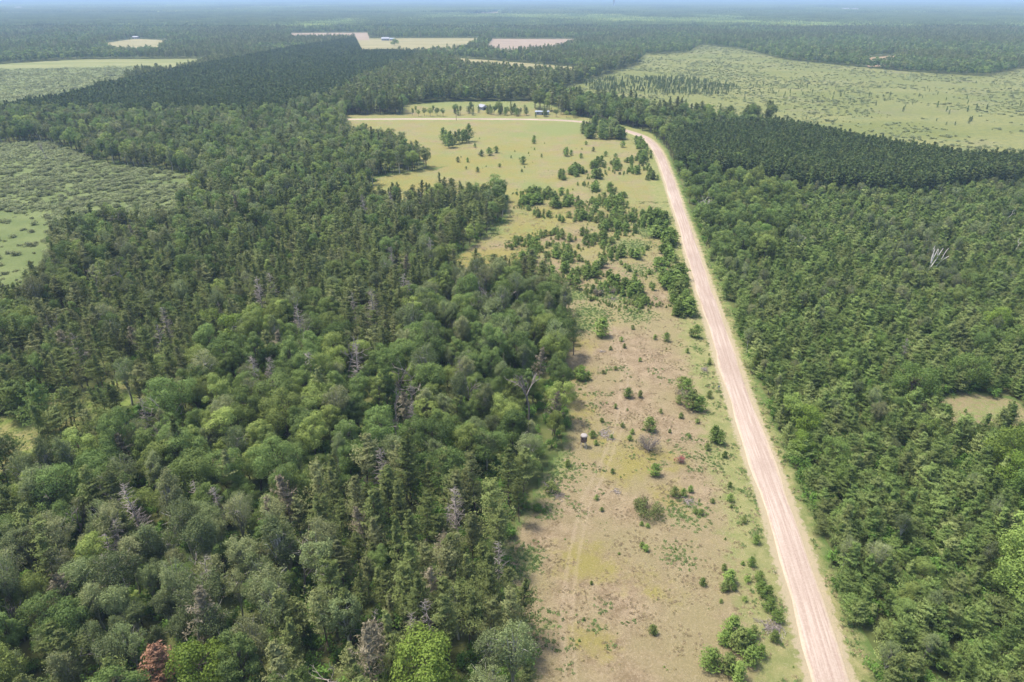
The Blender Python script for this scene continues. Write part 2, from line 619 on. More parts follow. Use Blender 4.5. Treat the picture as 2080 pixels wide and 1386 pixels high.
FIELD_PX = ([(1085, 1560), (1075, 1386), (1050, 1290), (1030, 1200), (1040, 1090), (1090, 1015), (1115, 955), (1150, 915), (1160, 850), (1140, 800), (1150, 720),
            (1140, 620), (1105, 580), (1020, 545), (930, 540), (900, 520), (985, 480), (1030, 440), (1030, 400), (1000, 385), (880, 388), (735, 395),
            (765, 362), (905, 338), (880, 305), (850, 288), (790, 264), (700, 249), (700, 234), (820, 233), (820, 214), (900, 207), (1080, 206), (1125, 216), (1150, 233),
            (1172, 236), (1252, 252), (1322, 270), (1352, 303), (1378, 370), (1402, 440), (1440, 530), (1490, 650), (1528, 760),
            (1578, 880), (1612, 960), (1660, 1090), (1712, 1220), (1785, 1386), (1870, 1560)])
NEAREDGE = {(850, 288), (790, 264), (700, 249), (880, 305)}
MIDEDGE = {(1020, 545), (930, 540), (900, 520), (1000, 385), (880, 388), (735, 395)}
FIELD = np.array([P(*q) * (TOPK if q in NEAREDGE else .945 if q in MIDEDGE else 1.0) for q in FIELD_PX])
BOG_FAR = PL([(1105, 192), (1150, 178), (1200, 163), (1290, 133), (1312, 112), (1400, 108), (1425, 92), (1500, 100), (1590, 122), (1850, 147), (2000, 156), (2080, 140), (2300, 132)])
BOG_NEAR = PL([(2300, 330), (2080, 306), (1960, 300), (1800, 275), (1640, 246), (1500, 242), (1330, 232), (1250, 216), (1180, 203)]) * np.array([[TOPK]] * 5 + [[.92], [.95], [.97], [.97]])
BOG = np.concatenate([BOG_FAR, BOG_NEAR])
MARSH = np.concatenate([PL([(-160, 285), (0, 292), (100, 290), (140, 305), (225, 338), (340, 348), (420, 372)]),
                        PL([(350, 425), (240, 428), (110, 445), (95, 490), (85, 540), (30, 580), (-160, 610)]) * 0.90])
CLEAR = PL([(-120, 880), (60, 838), (110, 812), (200, 806), (270, 745), (310, 745), (285, 806), (174, 855), (106, 916), (50, 970), (-120, 992)])
GLADE = PL([(1880, 822), (1955, 796), (2060, 812), (2110, 850), (2075, 886), (2010, 872), (1975, 896), (1915, 868)])
SHRUBLAND = np.concatenate([PL([(-200, 150), (0, 146), (150, 142), (330, 138), (180, 168), (290, 153)]), PL([(160, 180), (20, 205), (-200, 212)]) * TOPK])
FARFIELDS = [
    ('field', PL([(-60, 134), (160, 121), (455, 119.5)]), PL([(360, 134), (140, 140), (-60, 142)]), 'green'),
    ('field', PL([(172, 154), (275, 150)]), PL([(235, 163), (175, 165)]), 'green'),
    ('field', PL([(205, 89), (275, 79), (345, 83)]), PL([(320, 92), (230, 94)]), 'dry'),
    ('field', PL([(720, 80), (735, 78.5), (985, 77.5)]), PL([(945, 91), (840, 98), (735, 99)]), 'dry'),
    ('field', PL([(1000, 79), (1195, 79.5)]), PL([(1130, 91), (1020, 98), (985, 90)]), 'pink'),
    ('field', PL([(908, 117), (1000, 123), (1175, 137)]), PL([(1165, 143), (1040, 136), (940, 128)]), 'dry'),
    ('field', PL([(1755, 118), (1822, 112.5)]), PL([(1812, 124), (1765, 127)]), 'orange'),
    ('field', PL([(962, 24), (1048, 21)]), PL([(1052, 27), (955, 28.5)]), 'dry'),
    ('field', PL([(590, 67.5), (748, 66.5)]), PL([(748, 71), (590, 70.5)]), 'pink'),
    ('field', PL([(738, 66.5), (748, 66.5)]), PL([(750, 80), (736, 78)]), 'pink'),
    ('field', PL([(565, 14.6), (612, 14.2)]), PL([(620, 16.6), (560, 16.8)]), 'dry'),
    ('field', PL([(1640, 11.2), (1715, 10.8)]), PL([(1720, 12.2), (1640, 12.4)]), 'dry'),
    ('field', PL([(0, 76.0), (110, 75.5)]), PL([(110, 78), (0, 79)]), 'pink'),
]
for i, (a, b, c, d) in enumerate(FARFIELDS):
    FARFIELDS[i] = (a, np.concatenate([b, c * (0.93 if i == 6 else TOPK if i < 9 else 0.97)]), d)

ROAD_PX = [(1752, 1620), (1722, 1500), (1688, 1386), (1653, 1263), (1612, 1130), (1573, 1000), (1538, 920), (1509, 830), (1478, 735), (1455, 660), (1424, 571), (1395, 473), (1375, 414),
           (1358, 362), (1343, 322), (1330, 298), (1313, 281), (1289, 271), (1255, 261.5), (1215, 252.5), (1170, 246.2), (1100, 243.3), (1000, 242.2), (850, 242), (700, 242.8), (560, 244)]
ROAD = PL(ROAD_PX)


def catmull(pts, step=3.0):
    out = []
    p = np.concatenate([[2 * pts[0] - pts[1]], pts, [2 * pts[-1] - pts[-2]]])
    for i in range(1, len(p) - 2):
        n = max(2, int(np.linalg.norm(p[i + 1] - p[i]) / step))
        for k in range(n):
            t = k / n
            out.append(0.5 * ((2 * p[i]) + (-p[i - 1] + p[i + 1]) * t + (2 * p[i - 1] - 5 * p[i] + 4 * p[i + 1] - p[i + 2]) * t * t + (-p[i - 1] + 3 * p[i] - 3 * p[i + 1] + p[i + 2]) * t ** 3))
    out.append(pts[-1])
    return np.array(out)


def relax(pts, n):
    pts = pts.copy()
    for _ in range(n):
        pts[1:-1] = pts[1:-1] * .5 + (pts[:-2] + pts[2:]) * .25
    return pts


ROADC = relax(catmull(ROAD, 4.0), 14)

# ------------------------------------------------------------------ ground, fields, marsh, road
t = NT('forest_floor')
n1, n2 = t.noise(0.09, 4), t.noise(0.9, 4)
c = t.mix(t.ramp(n1, .35, .65), (0.050, 0.075, 0.022, 1), (0.115, 0.125, 0.045, 1))
c = t.mix(t.math('MULTIPLY', t.ramp(n2, .55, .75), .5), c, (0.17, 0.135, 0.08, 1))
M['floor'] = t.finish(c, 0.95, 0.05, n2, 0.25)

xs = np.concatenate([-np.geomspace(60000, 200, 26), np.linspace(-150, 150, 9), np.geomspace(200, 60000, 26)])
ys = np.concatenate([np.linspace(-200, 600, 12), np.geomspace(700, 60000, 30)])
GX, GY = np.meshgrid(xs, ys)
V = np.stack([GX.ravel(), GY.ravel(), np.zeros(GX.size)], 1)
nx = len(xs)
F = np.array([(j * nx + i, j * nx + i + 1, (j + 1) * nx + i + 1, (j + 1) * nx + i) for j in range(len(ys) - 1) for i in range(nx - 1)])
g = link('ground', mesh_from('ground', V, F, [M['floor']]))
tag(g, 'dark forest floor running out to the horizon', kind='structure')


def sheet(name, poly, cell, z, mat, attrs=None, relief=0.0):
    lo, hi = poly.min(0), poly.max(0)
    nx_ = int((hi[0] - lo[0]) / cell) + 2
    ny_ = int((hi[1] - lo[1]) / cell) + 2
    X, Y = np.meshgrid(lo[0] + np.arange(nx_) * cell, lo[1] + np.arange(ny_) * cell)
    ed = dist_poly(poly, X, Y)
    ins = inside(poly, X, Y)
    sd = np.where(ins, ed, -ed)
    keep = (sd > -1.5 * cell)
    cellk = keep[:-1, :-1] & keep[1:, :-1] & keep[:-1, 1:] & keep[1:, 1:]
    jj, ii = np.nonzero(cellk)
    q = np.stack([jj * nx_ + ii, jj * nx_ + ii + 1, (jj + 1) * nx_ + ii + 1, (jj + 1) * nx_ + ii], 1)
    used, inv = np.unique(q.ravel(), return_inverse=True)
    Xf, Yf = X.ravel()[used], Y.ravel()[used]
    Z = np.full(len(used), z)
    if relief:
        Z = Z + relief * (vnoise(Xf, Yf, 14, 3) + .5 * vnoise(Xf, Yf, 5, 4)) * smooth(0, 6, dist_poly(ROADC[::4], Xf, Yf, False) - 5)
    me = mesh_from(name, np.stack([Xf, Yf, Z], 1), inv.reshape(-1, 4), [mat], smooth_=True)
    sdf = sd.ravel()[used]
    A = dict(edge=sdf)
    if attrs:
        A.update(attrs(Xf, Yf))
    for k, v in A.items():
        a = me.attributes.new(k, 'FLOAT', 'POINT')
        a.data.foreach_set('value', np.asarray(v, np.float32))
    return link(name, me)


# patches of real ground cover in the field: (px, py, radius m, amount)
YEL = [(1190, 1145, 7, .9), (1240, 1165, 6, .9), (1330, 1200, 5, .7), (1210, 1310, 5, .6), (1290, 930, 9, .9), (1230, 890, 7, .8), (1370, 1010, 6, .7), (1260, 975, 6, .6), (1180, 830, 7, .8), (1170, 760, 6, .8),
       (1165, 700, 7, .7), (1000, 520, 10, 1), (960, 525, 8, 1), (1060, 515, 8, .8), (1085, 470, 9, .9), (1120, 440, 9, .7), (830, 375, 12, 1), (900, 330, 14, .9), (960, 330, 16, .7), (1000, 350, 14, .6), (760, 380, 9, 1), (1080, 400, 10, .8), (1040, 300, 14, .4),
       (1370, 950, 5, .7), (1060, 330, 12, .4)]
GRN = [(1070, 1130, 3.2, 1), (1080, 1145, 2.2, .9), (1060, 1160, 2, .8), (1110, 1000, 3, .7), (1120, 950, 6, 1), (1390, 1040, 5, .6), (1200, 640, 7, .9), (1180, 660, 7, .8), (1290, 640, 7, .6), (1250, 600, 8, .7), (1160, 600, 6, .9), (1330, 470, 8, .8),
       (1290, 500, 7, .6), (1300, 550, 7, .6), (1150, 262, 22, 1.0), (1120, 258, 20, .6), (1040, 320, 10, .5), (1085, 380, 10, .5), (980, 470, 7, .9), (1010, 450, 6, .7), (1380, 1130, 4, .5), (1440, 930, 4, .5), (1105, 1270, 3, .6), (1212, 1275, 1.5, .7), (1060, 275, 14, .4), (900, 212, 20, .9), (1000, 213, 24, 1), (1100, 215, 18, 1), (1110, 1040, 3, .6), (2040, 845, 5, .9), (1930, 830, 3, .5), (1990, 870, 4, .8), (2000, 845, 14, .75)]


TRACK = PL([(1175, 1560), (1158, 1386), (1150, 1250), (1165, 1130), (1190, 1020), (1225, 950), (1260, 860), (1270, 760), (1240, 660)])


def field_attrs(X, Y):
    def gs(lst):
        s = np.zeros(len(X))
        for px, py, r, a in lst:
            c_ = P(px, py)
            s = np.maximum(s, a * np.exp(-(((X - c_[0]) ** 2 + (Y - c_[1]) ** 2) / (r * r))))
        return s
    rd = dist_poly(ROADC[::2], X, Y, False)
    tr_ = dist_poly(TRACK, X, Y, False)
    far_ = smooth(130, 330, Y)
    return dict(yel=gs(YEL) + .55 * far_, grn=gs(GRN) + .50 * far_, rd=rd, trk=tr_, upland=far_)


def gs_only(X, Y):
    return field_attrs(X, Y)['grn'] - .50 * smooth(130, 330, Y)


t = NT('dry_grassland')
fine = t.noise(2.6, 6, 0.7)
tuft = t.noise(7.5, 3, 0.7)
mid = t.noise(0.33, 5, 0.65)
big = t.noise(0.045, 4, 0.6)
tan = t.mix(t.ramp(t.math('ADD', t.math('MULTIPLY', mid, .55), t.math('MULTIPLY', fine, .45)), .36, .64), (0.172, 0.126, 0.074, 1), (0.322, 0.250, 0.162, 1))
tan = t.mix(t.ramp(big, .35, .62), tan, t.mix(fine, (0.188, 0.158, 0.076, 1), (0.280, 0.235, 0.130, 1)))
tan = t.mix(t.math('MULTIPLY', t.attr('upland'), t.ramp(t.noise(.045, 5, .65), .36, .62)), tan, t.mix(fine, (0.175, 0.172, 0.062, 1), (0.270, 0.250, 0.105, 1)))
yel = t.mix(fine, (0.180, 0.165, 0.040, 1), (0.260, 0.225, 0.070, 1))
grn = t.mix(fine, (0.125, 0.165, 0.048, 1), (0.225, 0.245, 0.090, 1))
ym = t.ramp(t.math('ADD', t.attr('yel'), t.math('MULTIPLY', t.math('SUBTRACT', t.math('ADD', t.math('MULTIPLY', mid, .5), t.math('MULTIPLY', t.noise(.075, 4, .6), .5)), .5), 3.2)), .25, .95)
c = t.mix(t.math('MULTIPLY', ym, .85), tan, yel)
rd = t.attr('rd')
verge = t.math('MULTIPLY', t.ramp(t.math('SUBTRACT', 13.5, t.math('ADD', rd, t.math('MULTIPLY', t.math('SUBTRACT', mid, .5), 13.0))), 0.0, 5.0), .72)
gm = t.ramp(t.math('ADD', t.attr('grn'), t.math('MULTIPLY', t.math('SUBTRACT', t.math('ADD', t.math('MULTIPLY', t.noise(.8, 4), .55), t.math('MULTIPLY', t.noise(.055, 4, .6), .45)), .5), 3.0)), .35, .95)
c = t.mix(verge, c, t.mix(t.ramp(mid, .35, .65), (0.165, 0.205, 0.062, 1), (0.255, 0.255, 0.100, 1)))
c = t.mix(t.math('MULTIPLY', gm, .9), c, grn)
c = t.mix(t.math('MULTIPLY', t.ramp(t.noise(1.25, 5, .75), .50, .68), .26), c, t.mix(.62, c, (0.11, 0.095, 0.04, 1)))
# small dark tufts and pale thatch
c = t.mix(t.math('MULTIPLY', t.ramp(tuft, .54, .70), .7), c, t.mix(.55, c, (0.10, 0.10, 0.035, 1)))
c = t.mix(t.math('MULTIPLY', t.ramp(t.noise(4.3, 3), .56, .72), .55), c, (0.39, 0.32, 0.22, 1))
tk = t.math('ABSOLUTE', t.math('SUBTRACT', t.attr('trk'), 0.85))
c = t.mix(t.math('MULTIPLY', t.ramp(t.math('ADD', tk, t.math('MULTIPLY', t.math('SUBTRACT', mid, .5), 1.0)), .5, .1), .22), c, (0.40, 0.32, 0.225, 1))
# loose gravel washed off the road
gv = t.math('MULTIPLY', t.ramp(t.math('SUBTRACT', 4.3, t.math('ADD', rd, t.math('MULTIPLY', t.math('SUBTRACT', t.noise(.9, 5, .7), .5), 4.5))), 0.0, .9), .8)
c = t.mix(gv, c, (0.38, 0.31, 0.215, 1))
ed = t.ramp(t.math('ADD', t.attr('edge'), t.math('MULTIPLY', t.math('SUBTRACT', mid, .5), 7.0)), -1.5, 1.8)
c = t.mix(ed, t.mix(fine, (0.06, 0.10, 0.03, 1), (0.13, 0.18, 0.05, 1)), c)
hgt = t.math('ADD', fine, t.math('MULTIPLY', tuft, .6))
M['field'] = t.finish(c, 0.95, 0.05, hgt, 0.35, .7)
o = sheet('field', FIELD, 1.2, 0.02, M['field'], field_attrs, 0.12)
tag(o, 'dry tan grassland clearing with yellow and green patches beside the gravel road', kind='structure')

t = NT('lush_grass')
n2 = t.noise(1.2, 5, .7)
M['lush'] = t.finish(t.mix(t.ramp(t.noise(.15, 4), .35, .65), t.mix(t.ramp(n2, .4, .6), (0.105, 0.150, 0.035, 1), (0.165, 0.200, 0.055, 1)), t.mix(t.ramp(n2, .4, .6), (0.16, 0.165, 0.055, 1), (0.24, 0.215, 0.095, 1))), .95, .05, n2, .3)

t = NT('marsh_grass')
n1, n2, n3 = t.noise(0.05, 4, .6), t.noise(0.5, 5, .7), t.noise(2.5, 4, .7)
c = t.mix(t.ramp(n1, .3, .7), (0.088, 0.120, 0.038, 1), (0.148, 0.172, 0.064, 1))
c = t.mix(t.math('MULTIPLY', t.ramp(n2, .5, .72), .6), c, (0.105, 0.150, 0.060, 1))
c = t.mix(t.math('MULTIPLY', n3, .4), c, (0.17, 0.20, 0.085, 1))
c = t.mix(t.math('MULTIPLY', t.ramp(t.noise(1.1, 4, .7), .48, .66), .6), c, (0.085, 0.11, 0.040, 1))
M['marsh'] = t.finish(c, 0.95, 0.05, n2, 0.5)
o = sheet('marsh', MARSH, 3.0, 0.02, M['marsh'])
tag(o, 'green shrubby marsh at the left edge', kind='structure')
o = sheet('clearing', CLEAR, 1.5, 0.02, M['lush'])
tag(o, 'small bright green grassy clearing among the pines', kind='structure')
o = sheet('glade', GLADE, 1.5, 0.02, M['field'], field_attrs)
tag(o, 'small dry glade inside the young pine forest', kind='structure')

t = NT('bog_sedge')
mp = t.n('ShaderNodeMapping')
mp.inputs['Scale'].default_value = (0.55, 1.3, 1)
mp.inputs['Rotation'].default_value = (0, 0, .25)
t.l(t.pos(), mp.inputs['Vector'])
n1, n2, n3 = t.noise(0.012, 5, .6, mp.outputs[0]), t.noise(0.07, 5, .65, mp.outputs[0]), t.noise(0.6, 4, .7)
c = t.mix(t.ramp(n1, .35, .65), (0.142, 0.156, 0.042, 1), (0.205, 0.200, 0.072, 1))
c = t.mix(t.math('MULTIPLY', t.ramp(n2, .50, .68), .75), c, (0.125, 0.155, 0.072, 1))
c = t.mix(t.math('MULTIPLY', t.ramp(t.noise(.02, 4), .56, .70), .6), c, (0.19, 0.172, 0.10, 1))
c = t.mix(t.math('MULTIPLY', n3, .35), c, (0.175, 0.195, 0.08, 1))
c = t.mix(t.math('MULTIPLY', t.ramp(t.noise(.28, 5, .7), .46, .62), .6), c, (0.098, 0.118, 0.048, 1))
M['bog'] = t.finish(c, 0.95, 0.05, n3, 0.6)
o = sheet('bog', BOG, 7.0, 0.03, M['bog'])
tag(o, 'wide open olive green bog on the right beyond the dark plantation', kind='structure')
o = sheet('shrubland', SHRUBLAND, 8.0, 0.03, M['marsh'])
tag(o, 'pale green shrub swamp beyond the left plantation', kind='structure')

FC = dict(green=((0.165, 0.185, 0.070), (0.225, 0.225, 0.098)), dry=((0.205, 0.190, 0.085), (0.285, 0.252, 0.135)), pink=((0.24, 0.185, 0.135), (0.300, 0.240, 0.175)), orange=((0.25, 0.180, 0.105), (0.31, 0.228, 0.140)))
for k, (a, b) in FC.items():
    t = NT('hayfield_' + k)
    mp = t.n('ShaderNodeMapping')
    mp.inputs['Scale'].default_value = (0.3, 1.6, 1)
    t.l(t.pos(), mp.inputs['Vector'])
    M['ff_' + k] = t.finish(t.mix(t.ramp(t.noise(0.018, 5, .65, mp.outputs[0]), .35, .65), a + (1,), b + (1,)), .95, .05)
FFL = ['pale green hayfield at the left beyond the shrub swamp', 'small pale strip of field tucked beside the left plantation', 'pale field with a farm beyond the left hayfield',
       'straw coloured field with white farm buildings and one lone tree', 'pinkish bare field right of the straw coloured field', 'narrow curved meadow behind the mixed forest in the centre',
       'small orange tan field among trees beyond the bog', 'far pale field near the top centre', 'thin pink strip of cut field beyond the dark plantation', 'short pink lane joining the cut strip to the straw field',
       'tiny distant pale field near the horizon left of centre', 'tiny distant pale field near the horizon on the right', 'thin pink strip behind trees at the far left']
for (nm, poly, k), lb in zip(FARFIELDS, FFL):
    cc = poly.mean(0)
    zf = 0.05 + 0.00003 * np.linalg.norm(cc)
    pts = poly
    me = mesh_from(nm, np.column_stack([pts, np.full(len(pts), zf)]), [tuple(range(len(pts)))], [M['ff_' + k]])
    tag(link('far_field', me), lb, kind='structure')

# road
t = NT('pink_gravel')
u_, s_ = t.attr('ru'), t.attr('rs')
cb = t.n('ShaderNodeCombineXYZ')
t.l(t.math('MULTIPLY', u_, 3.2), cb.inputs[0])
t.l(t.math('MULTIPLY', s_, 0.035), cb.inputs[1])
str1 = t.noise(1.6, 5, .7, cb.outputs[0])
cb2 = t.n('ShaderNodeCombineXYZ')
t.l(t.math('MULTIPLY', u_, 8.0), cb2.inputs[0])
t.l(t.math('MULTIPLY', s_, 0.05), cb2.inputs[1])
str2 = t.noise(1.5, 3, .6, cb2.outputs[0])
pat = t.noise(0.03, 3)
fine = t.noise(3.5, 5, .7)
c = t.mix(t.ramp(pat, .38, .62), (0.315, 0.250, 0.203, 1), (0.400, 0.328, 0.270, 1))
c = t.mix(t.math('MULTIPLY', t.ramp(str1, .42, .60), .72), c, (0.262, 0.192, 0.150, 1))
c = t.mix(t.math('MULTIPLY', t.ramp(str2, .50, .66), .5), c, (0.275, 0.190, 0.150, 1))
au = t.math('ABSOLUTE', t.math('SUBTRACT', u_, 0.12))
line = t.ramp(t.math('ADD', au, t.math('MULTIPLY', t.math('SUBTRACT', str1, .5), .22)), .10, .0)
c = t.mix(t.math('MULTIPLY', line, .55), c, (0.25, 0.172, 0.138, 1))
shoulder = t.ramp(t.math('ADD', t.math('ABSOLUTE', u_), t.math('MULTIPLY', t.math('SUBTRACT', t.noise(.7, 4, .7), .5), .5)), .80, 1.02)
c = t.mix(t.math('MULTIPLY', shoulder, .8), c, (0.41, 0.335, 0.235, 1))
c = t.mix(t.math('MULTIPLY', t.ramp(fine, .4, .7), .25), c, (0.56, 0.48, 0.42, 1))
M['road'] = t.finish(c, 0.95, 0.05, fine, 0.05)
tg = unit(np.gradient(ROADC, axis=0))
nr = np.stack([-tg[:, 1], tg[:, 0]], 1)
ss = np.concatenate([[0], np.cumsum(np.linalg.norm(np.diff(ROADC, axis=0), axis=1))])
us = np.array((-1.06, -1.0, -.75, -.4, 0, .4, .75, 1.0, 1.06))
zs = np.array((-0.02, .05, .10, .14, .16, .14, .10, .05, -0.02)) + 0.05
HW = 2.55
V, UA, SA = [], [], []
for k in range(len(ROADC)):
    for u, z in zip(us, zs):
        j = 0.0
        if abs(u) > .9:
            j = 0.9 * (vnoise(np.array([ss[k]]), np.array([u * 50]), 9.0, 8)[0] - .5)
        V.append((*(ROADC[k] + nr[k] * (-u * HW - np.sign(u) * j)), z))
        UA.append(u)
        SA.append(ss[k])
F = np.array([(k * 9 + j, (k + 1) * 9 + j, (k + 1) * 9 + j + 1, k * 9 + j + 1) for k in range(len(ROADC) - 1) for j in range(8)])[:, ::-1]
me = mesh_from('road', V, F, [M['road']], smooth_=True)
for k, v in (('ru', UA), ('rs', SA)):
    a = me.attributes.new(k, 'FLOAT', 'POINT')
    a.data.foreach_set('value', np.asarray(v, np.float32))
tag(link('road', me), 'pale pink gravel road running past the clearing and bending left at the far end', kind='structure')

# ------------------------------------------------------------------ haze: the summer air between the camera and the horizon
hz = NT('summer_haze')
pv = hz.n('ShaderNodeVolumePrincipled')
pv.inputs['Color'].default_value = (0.50, 0.72, 1.0, 1)
pv.inputs['Density'].default_value = 0.00015
pv.inputs['Density Attribute'].default_value = ''
pv.inputs['Anisotropy'].default_value = 0.0
hz.l(pv.outputs[0], hz.out.inputs['Volume'])
try:
    hz.m.cycles.homogeneous_volume = True
except Exception:
    pass
bm = bmesh.new()
bmesh.ops.create_cube(bm, size=1.0)
for v in bm.verts:
    v.co = Vector((v.co.x * 130000, -3000 + (v.co.y + .5) * 66000, -1.0 + (v.co.z + .5) * 98.0))
me = bpy.data.meshes.new('haze')
bm.to_mesh(me)
bm.free()
me.materials.append(hz.m)
tag(link('haze', me), 'thin blue summer haze lying over the forests', kind='stuff')

# ------------------------------------------------------------------ plant kinds: near, middle and far detail
KIND = {}


def kind(key, leafm, woodm, hi, mid, low):
    """hi/mid/low: lists of Geo"""
    d = dict(leaf=leafm, wood=woodm)
    d['crown'] = [g.crown_mesh('crown', M[leafm]) for g in hi + mid]
    d['trunk'] = [g.wood_mesh('trunk', M[woodm]) for g in hi + mid]
    d['nh'], d['nm'], d['nlow'] = len(hi), len(mid), len(low)
    d['all'] = [g.joined(key, M[leafm], M[woodm]) for g in hi + mid + low]
    KIND[key] = d


R_ = lambda a, b: float(RNG.uniform(a, b))
kind('broadleaf', 'broadleaf', 'bark',
     [broadleaf(100 + i, R_(9.5, 15), R_(2.5, 4.6), R_(2.8, 5.5), int(R_(14, 34)), 8000, .25, gap=R_(.0, .3)) for i in range(10)],
     [broadleaf(120 + i, R_(11, 14), R_(2.9, 4.0), R_(3, 5), 20, 2200, .46) for i in range(7)],
     [broadleaf(140 + i, R_(11, 14), R_(3.0, 4.2), R_(2, 4), 9, 150, 1.7, wood=False) for i in range(4)])
kind('aspen', 'aspen', 'palebark',
     [broadleaf(200 + i, R_(12, 15.5), R_(2.1, 3.1), R_(4.5, 6.5), 36, 6000, .23, gap=.36, pale=True) for i in range(7)],
     [broadleaf(220 + i, R_(12, 15), R_(2.1, 3.0), R_(4, 6), 17, 1100, .5, gap=.25, pale=True) for i in range(5)],
     [broadleaf(240 + i, R_(12, 15), R_(2.2, 3.0), R_(3, 5), 8, 110, 1.5, wood=False) for i in range(4)])
kind('jack', 'jack', 'bark',
     [pine(300 + i, R_(9.5, 16), R_(2.0, 3.5), R_(3.0, 6.5), 44, 10, 5, .50, .15, deadbr=18, ragged=.75, lean=.05, shape=R_(.4, .95), up=R_(.2, .5)) for i in range(12)],
     [pine(330 + i, R_(9.5, 15.5), R_(2.0, 3.4), R_(3.0, 6.5), 34, 7, 4, .72, .26, deadbr=8, ragged=.7, lean=.05, shape=R_(.4, .95), up=R_(.2, .5)) for i in range(10)],
     [pine(350 + i, R_(11, 15), R_(2.2, 3.1), R_(3, 5), 18, 4, 2, 1.5, .7, wood=False, ragged=.65, lean=.05, shape=R_(.4, .9)) for i in range(6)])
kind('young', 'young', 'bark',
     [pine(400 + i, R_(4.2, 8.2), R_(1.9, 2.9), R_(.3, .8), 42, 11, 6, .46, .11, up=R_(.3, .55), shape=R_(.5, .9), deadbr=5, ragged=.7) for i in range(12)],
     [pine(430 + i, R_(4.6, 7.4), R_(1.9, 2.7), R_(.3, .8), 30, 7, 4, .62, .24, up=.42, shape=.62, deadbr=2, ragged=.5) for i in range(6)],
     [pine(450 + i, R_(4.6, 7.4), R_(1.9, 2.7), R_(.3, .6), 14, 3, 2, 1.7, .85, up=.4, wood=False) for i in range(3)])
kind('redpine', 'redpine', 'bark',
     [pine(500 + i, R_(11, 12.5), R_(1.5, 1.9), R_(4.5, 6), 30, 5, 2, .9, .40, up=.25, shape=.6, ragged=.2, deadbr=6) for i in range(4)],
     [pine(520 + i, R_(11, 12.5), R_(1.5, 1.9), R_(4.5, 6), 22, 4, 2, 1.15, .55, up=.25, shape=.6, ragged=.2, deadbr=4) for i in range(4)],
     [pine(540 + i, R_(11, 12.5), R_(1.6, 2.0), R_(4, 6), 13, 3, 2, 1.7, .95, up=.25, shape=.6, wood=False) for i in range(4)])
kind('larch', 'larch', 'bark',
     [pine(600 + i, R_(4.5, 6.5), R_(.9, 1.3), .3, 24, 4, 2, .7, .3, up=.1, shape=.9, deadbr=1) for i in range(4)],
     [pine(620 + i, R_(4.5, 6.5), R_(.9, 1.3), .3, 12, 3, 2, 1.3, .6, up=.1, shape=.9, wood=False) for i in range(1)],
     [pine(640 + i, R_(4.5, 6.5), R_(.9, 1.3), .3, 9, 2, 2, 1.7, .8, up=.1, shape=.9, wood=False) for i in range(3)]) if False else None
WILLOW = [shrub(700 + i, R_(1.3, 2.2), R_(1.4, 2.3), 420, .42).joined('willow_shrub', M['willow'], M['bark']) for i in range(5)] + \
         [shrub(720 + i, R_(1.4, 2.4), R_(1.5, 2.4), 90, .95, 5).joined('willow_shrub', M['willow'], M['bark']) for i in range(4)]
LARCH = [pine(600 + i, R_(4.5, 6.5), R_(.9, 1.3), .3, 16, 4, 2, .95, .42, up=.1, shape=.9, deadbr=1).joined('larch_tree', M['larch'], M['bark']) for i in range(5)]
UNDER = [shrub(800 + i, R_(1.4, 2.2), R_(1.8, 3.6), 460, .40, 8).joined('undergrowth', M['under'], M['bark']) for i in range(5)]
SAPH = [pine(900 + i, R_(2.3, 3.0), R_(.85, 1.25), R_(.05, .2), 34, 7, 3, .30, .11, up=.45, shape=.75, deadbr=0, ragged=.4) for i in range(7)]
SAPM = [pine(930 + i, R_(2.3, 3.0), R_(.9, 1.25), R_(.05, .2), 20, 5, 3, .48, .2, up=.45, shape=.75, deadbr=0) for i in range(4)]

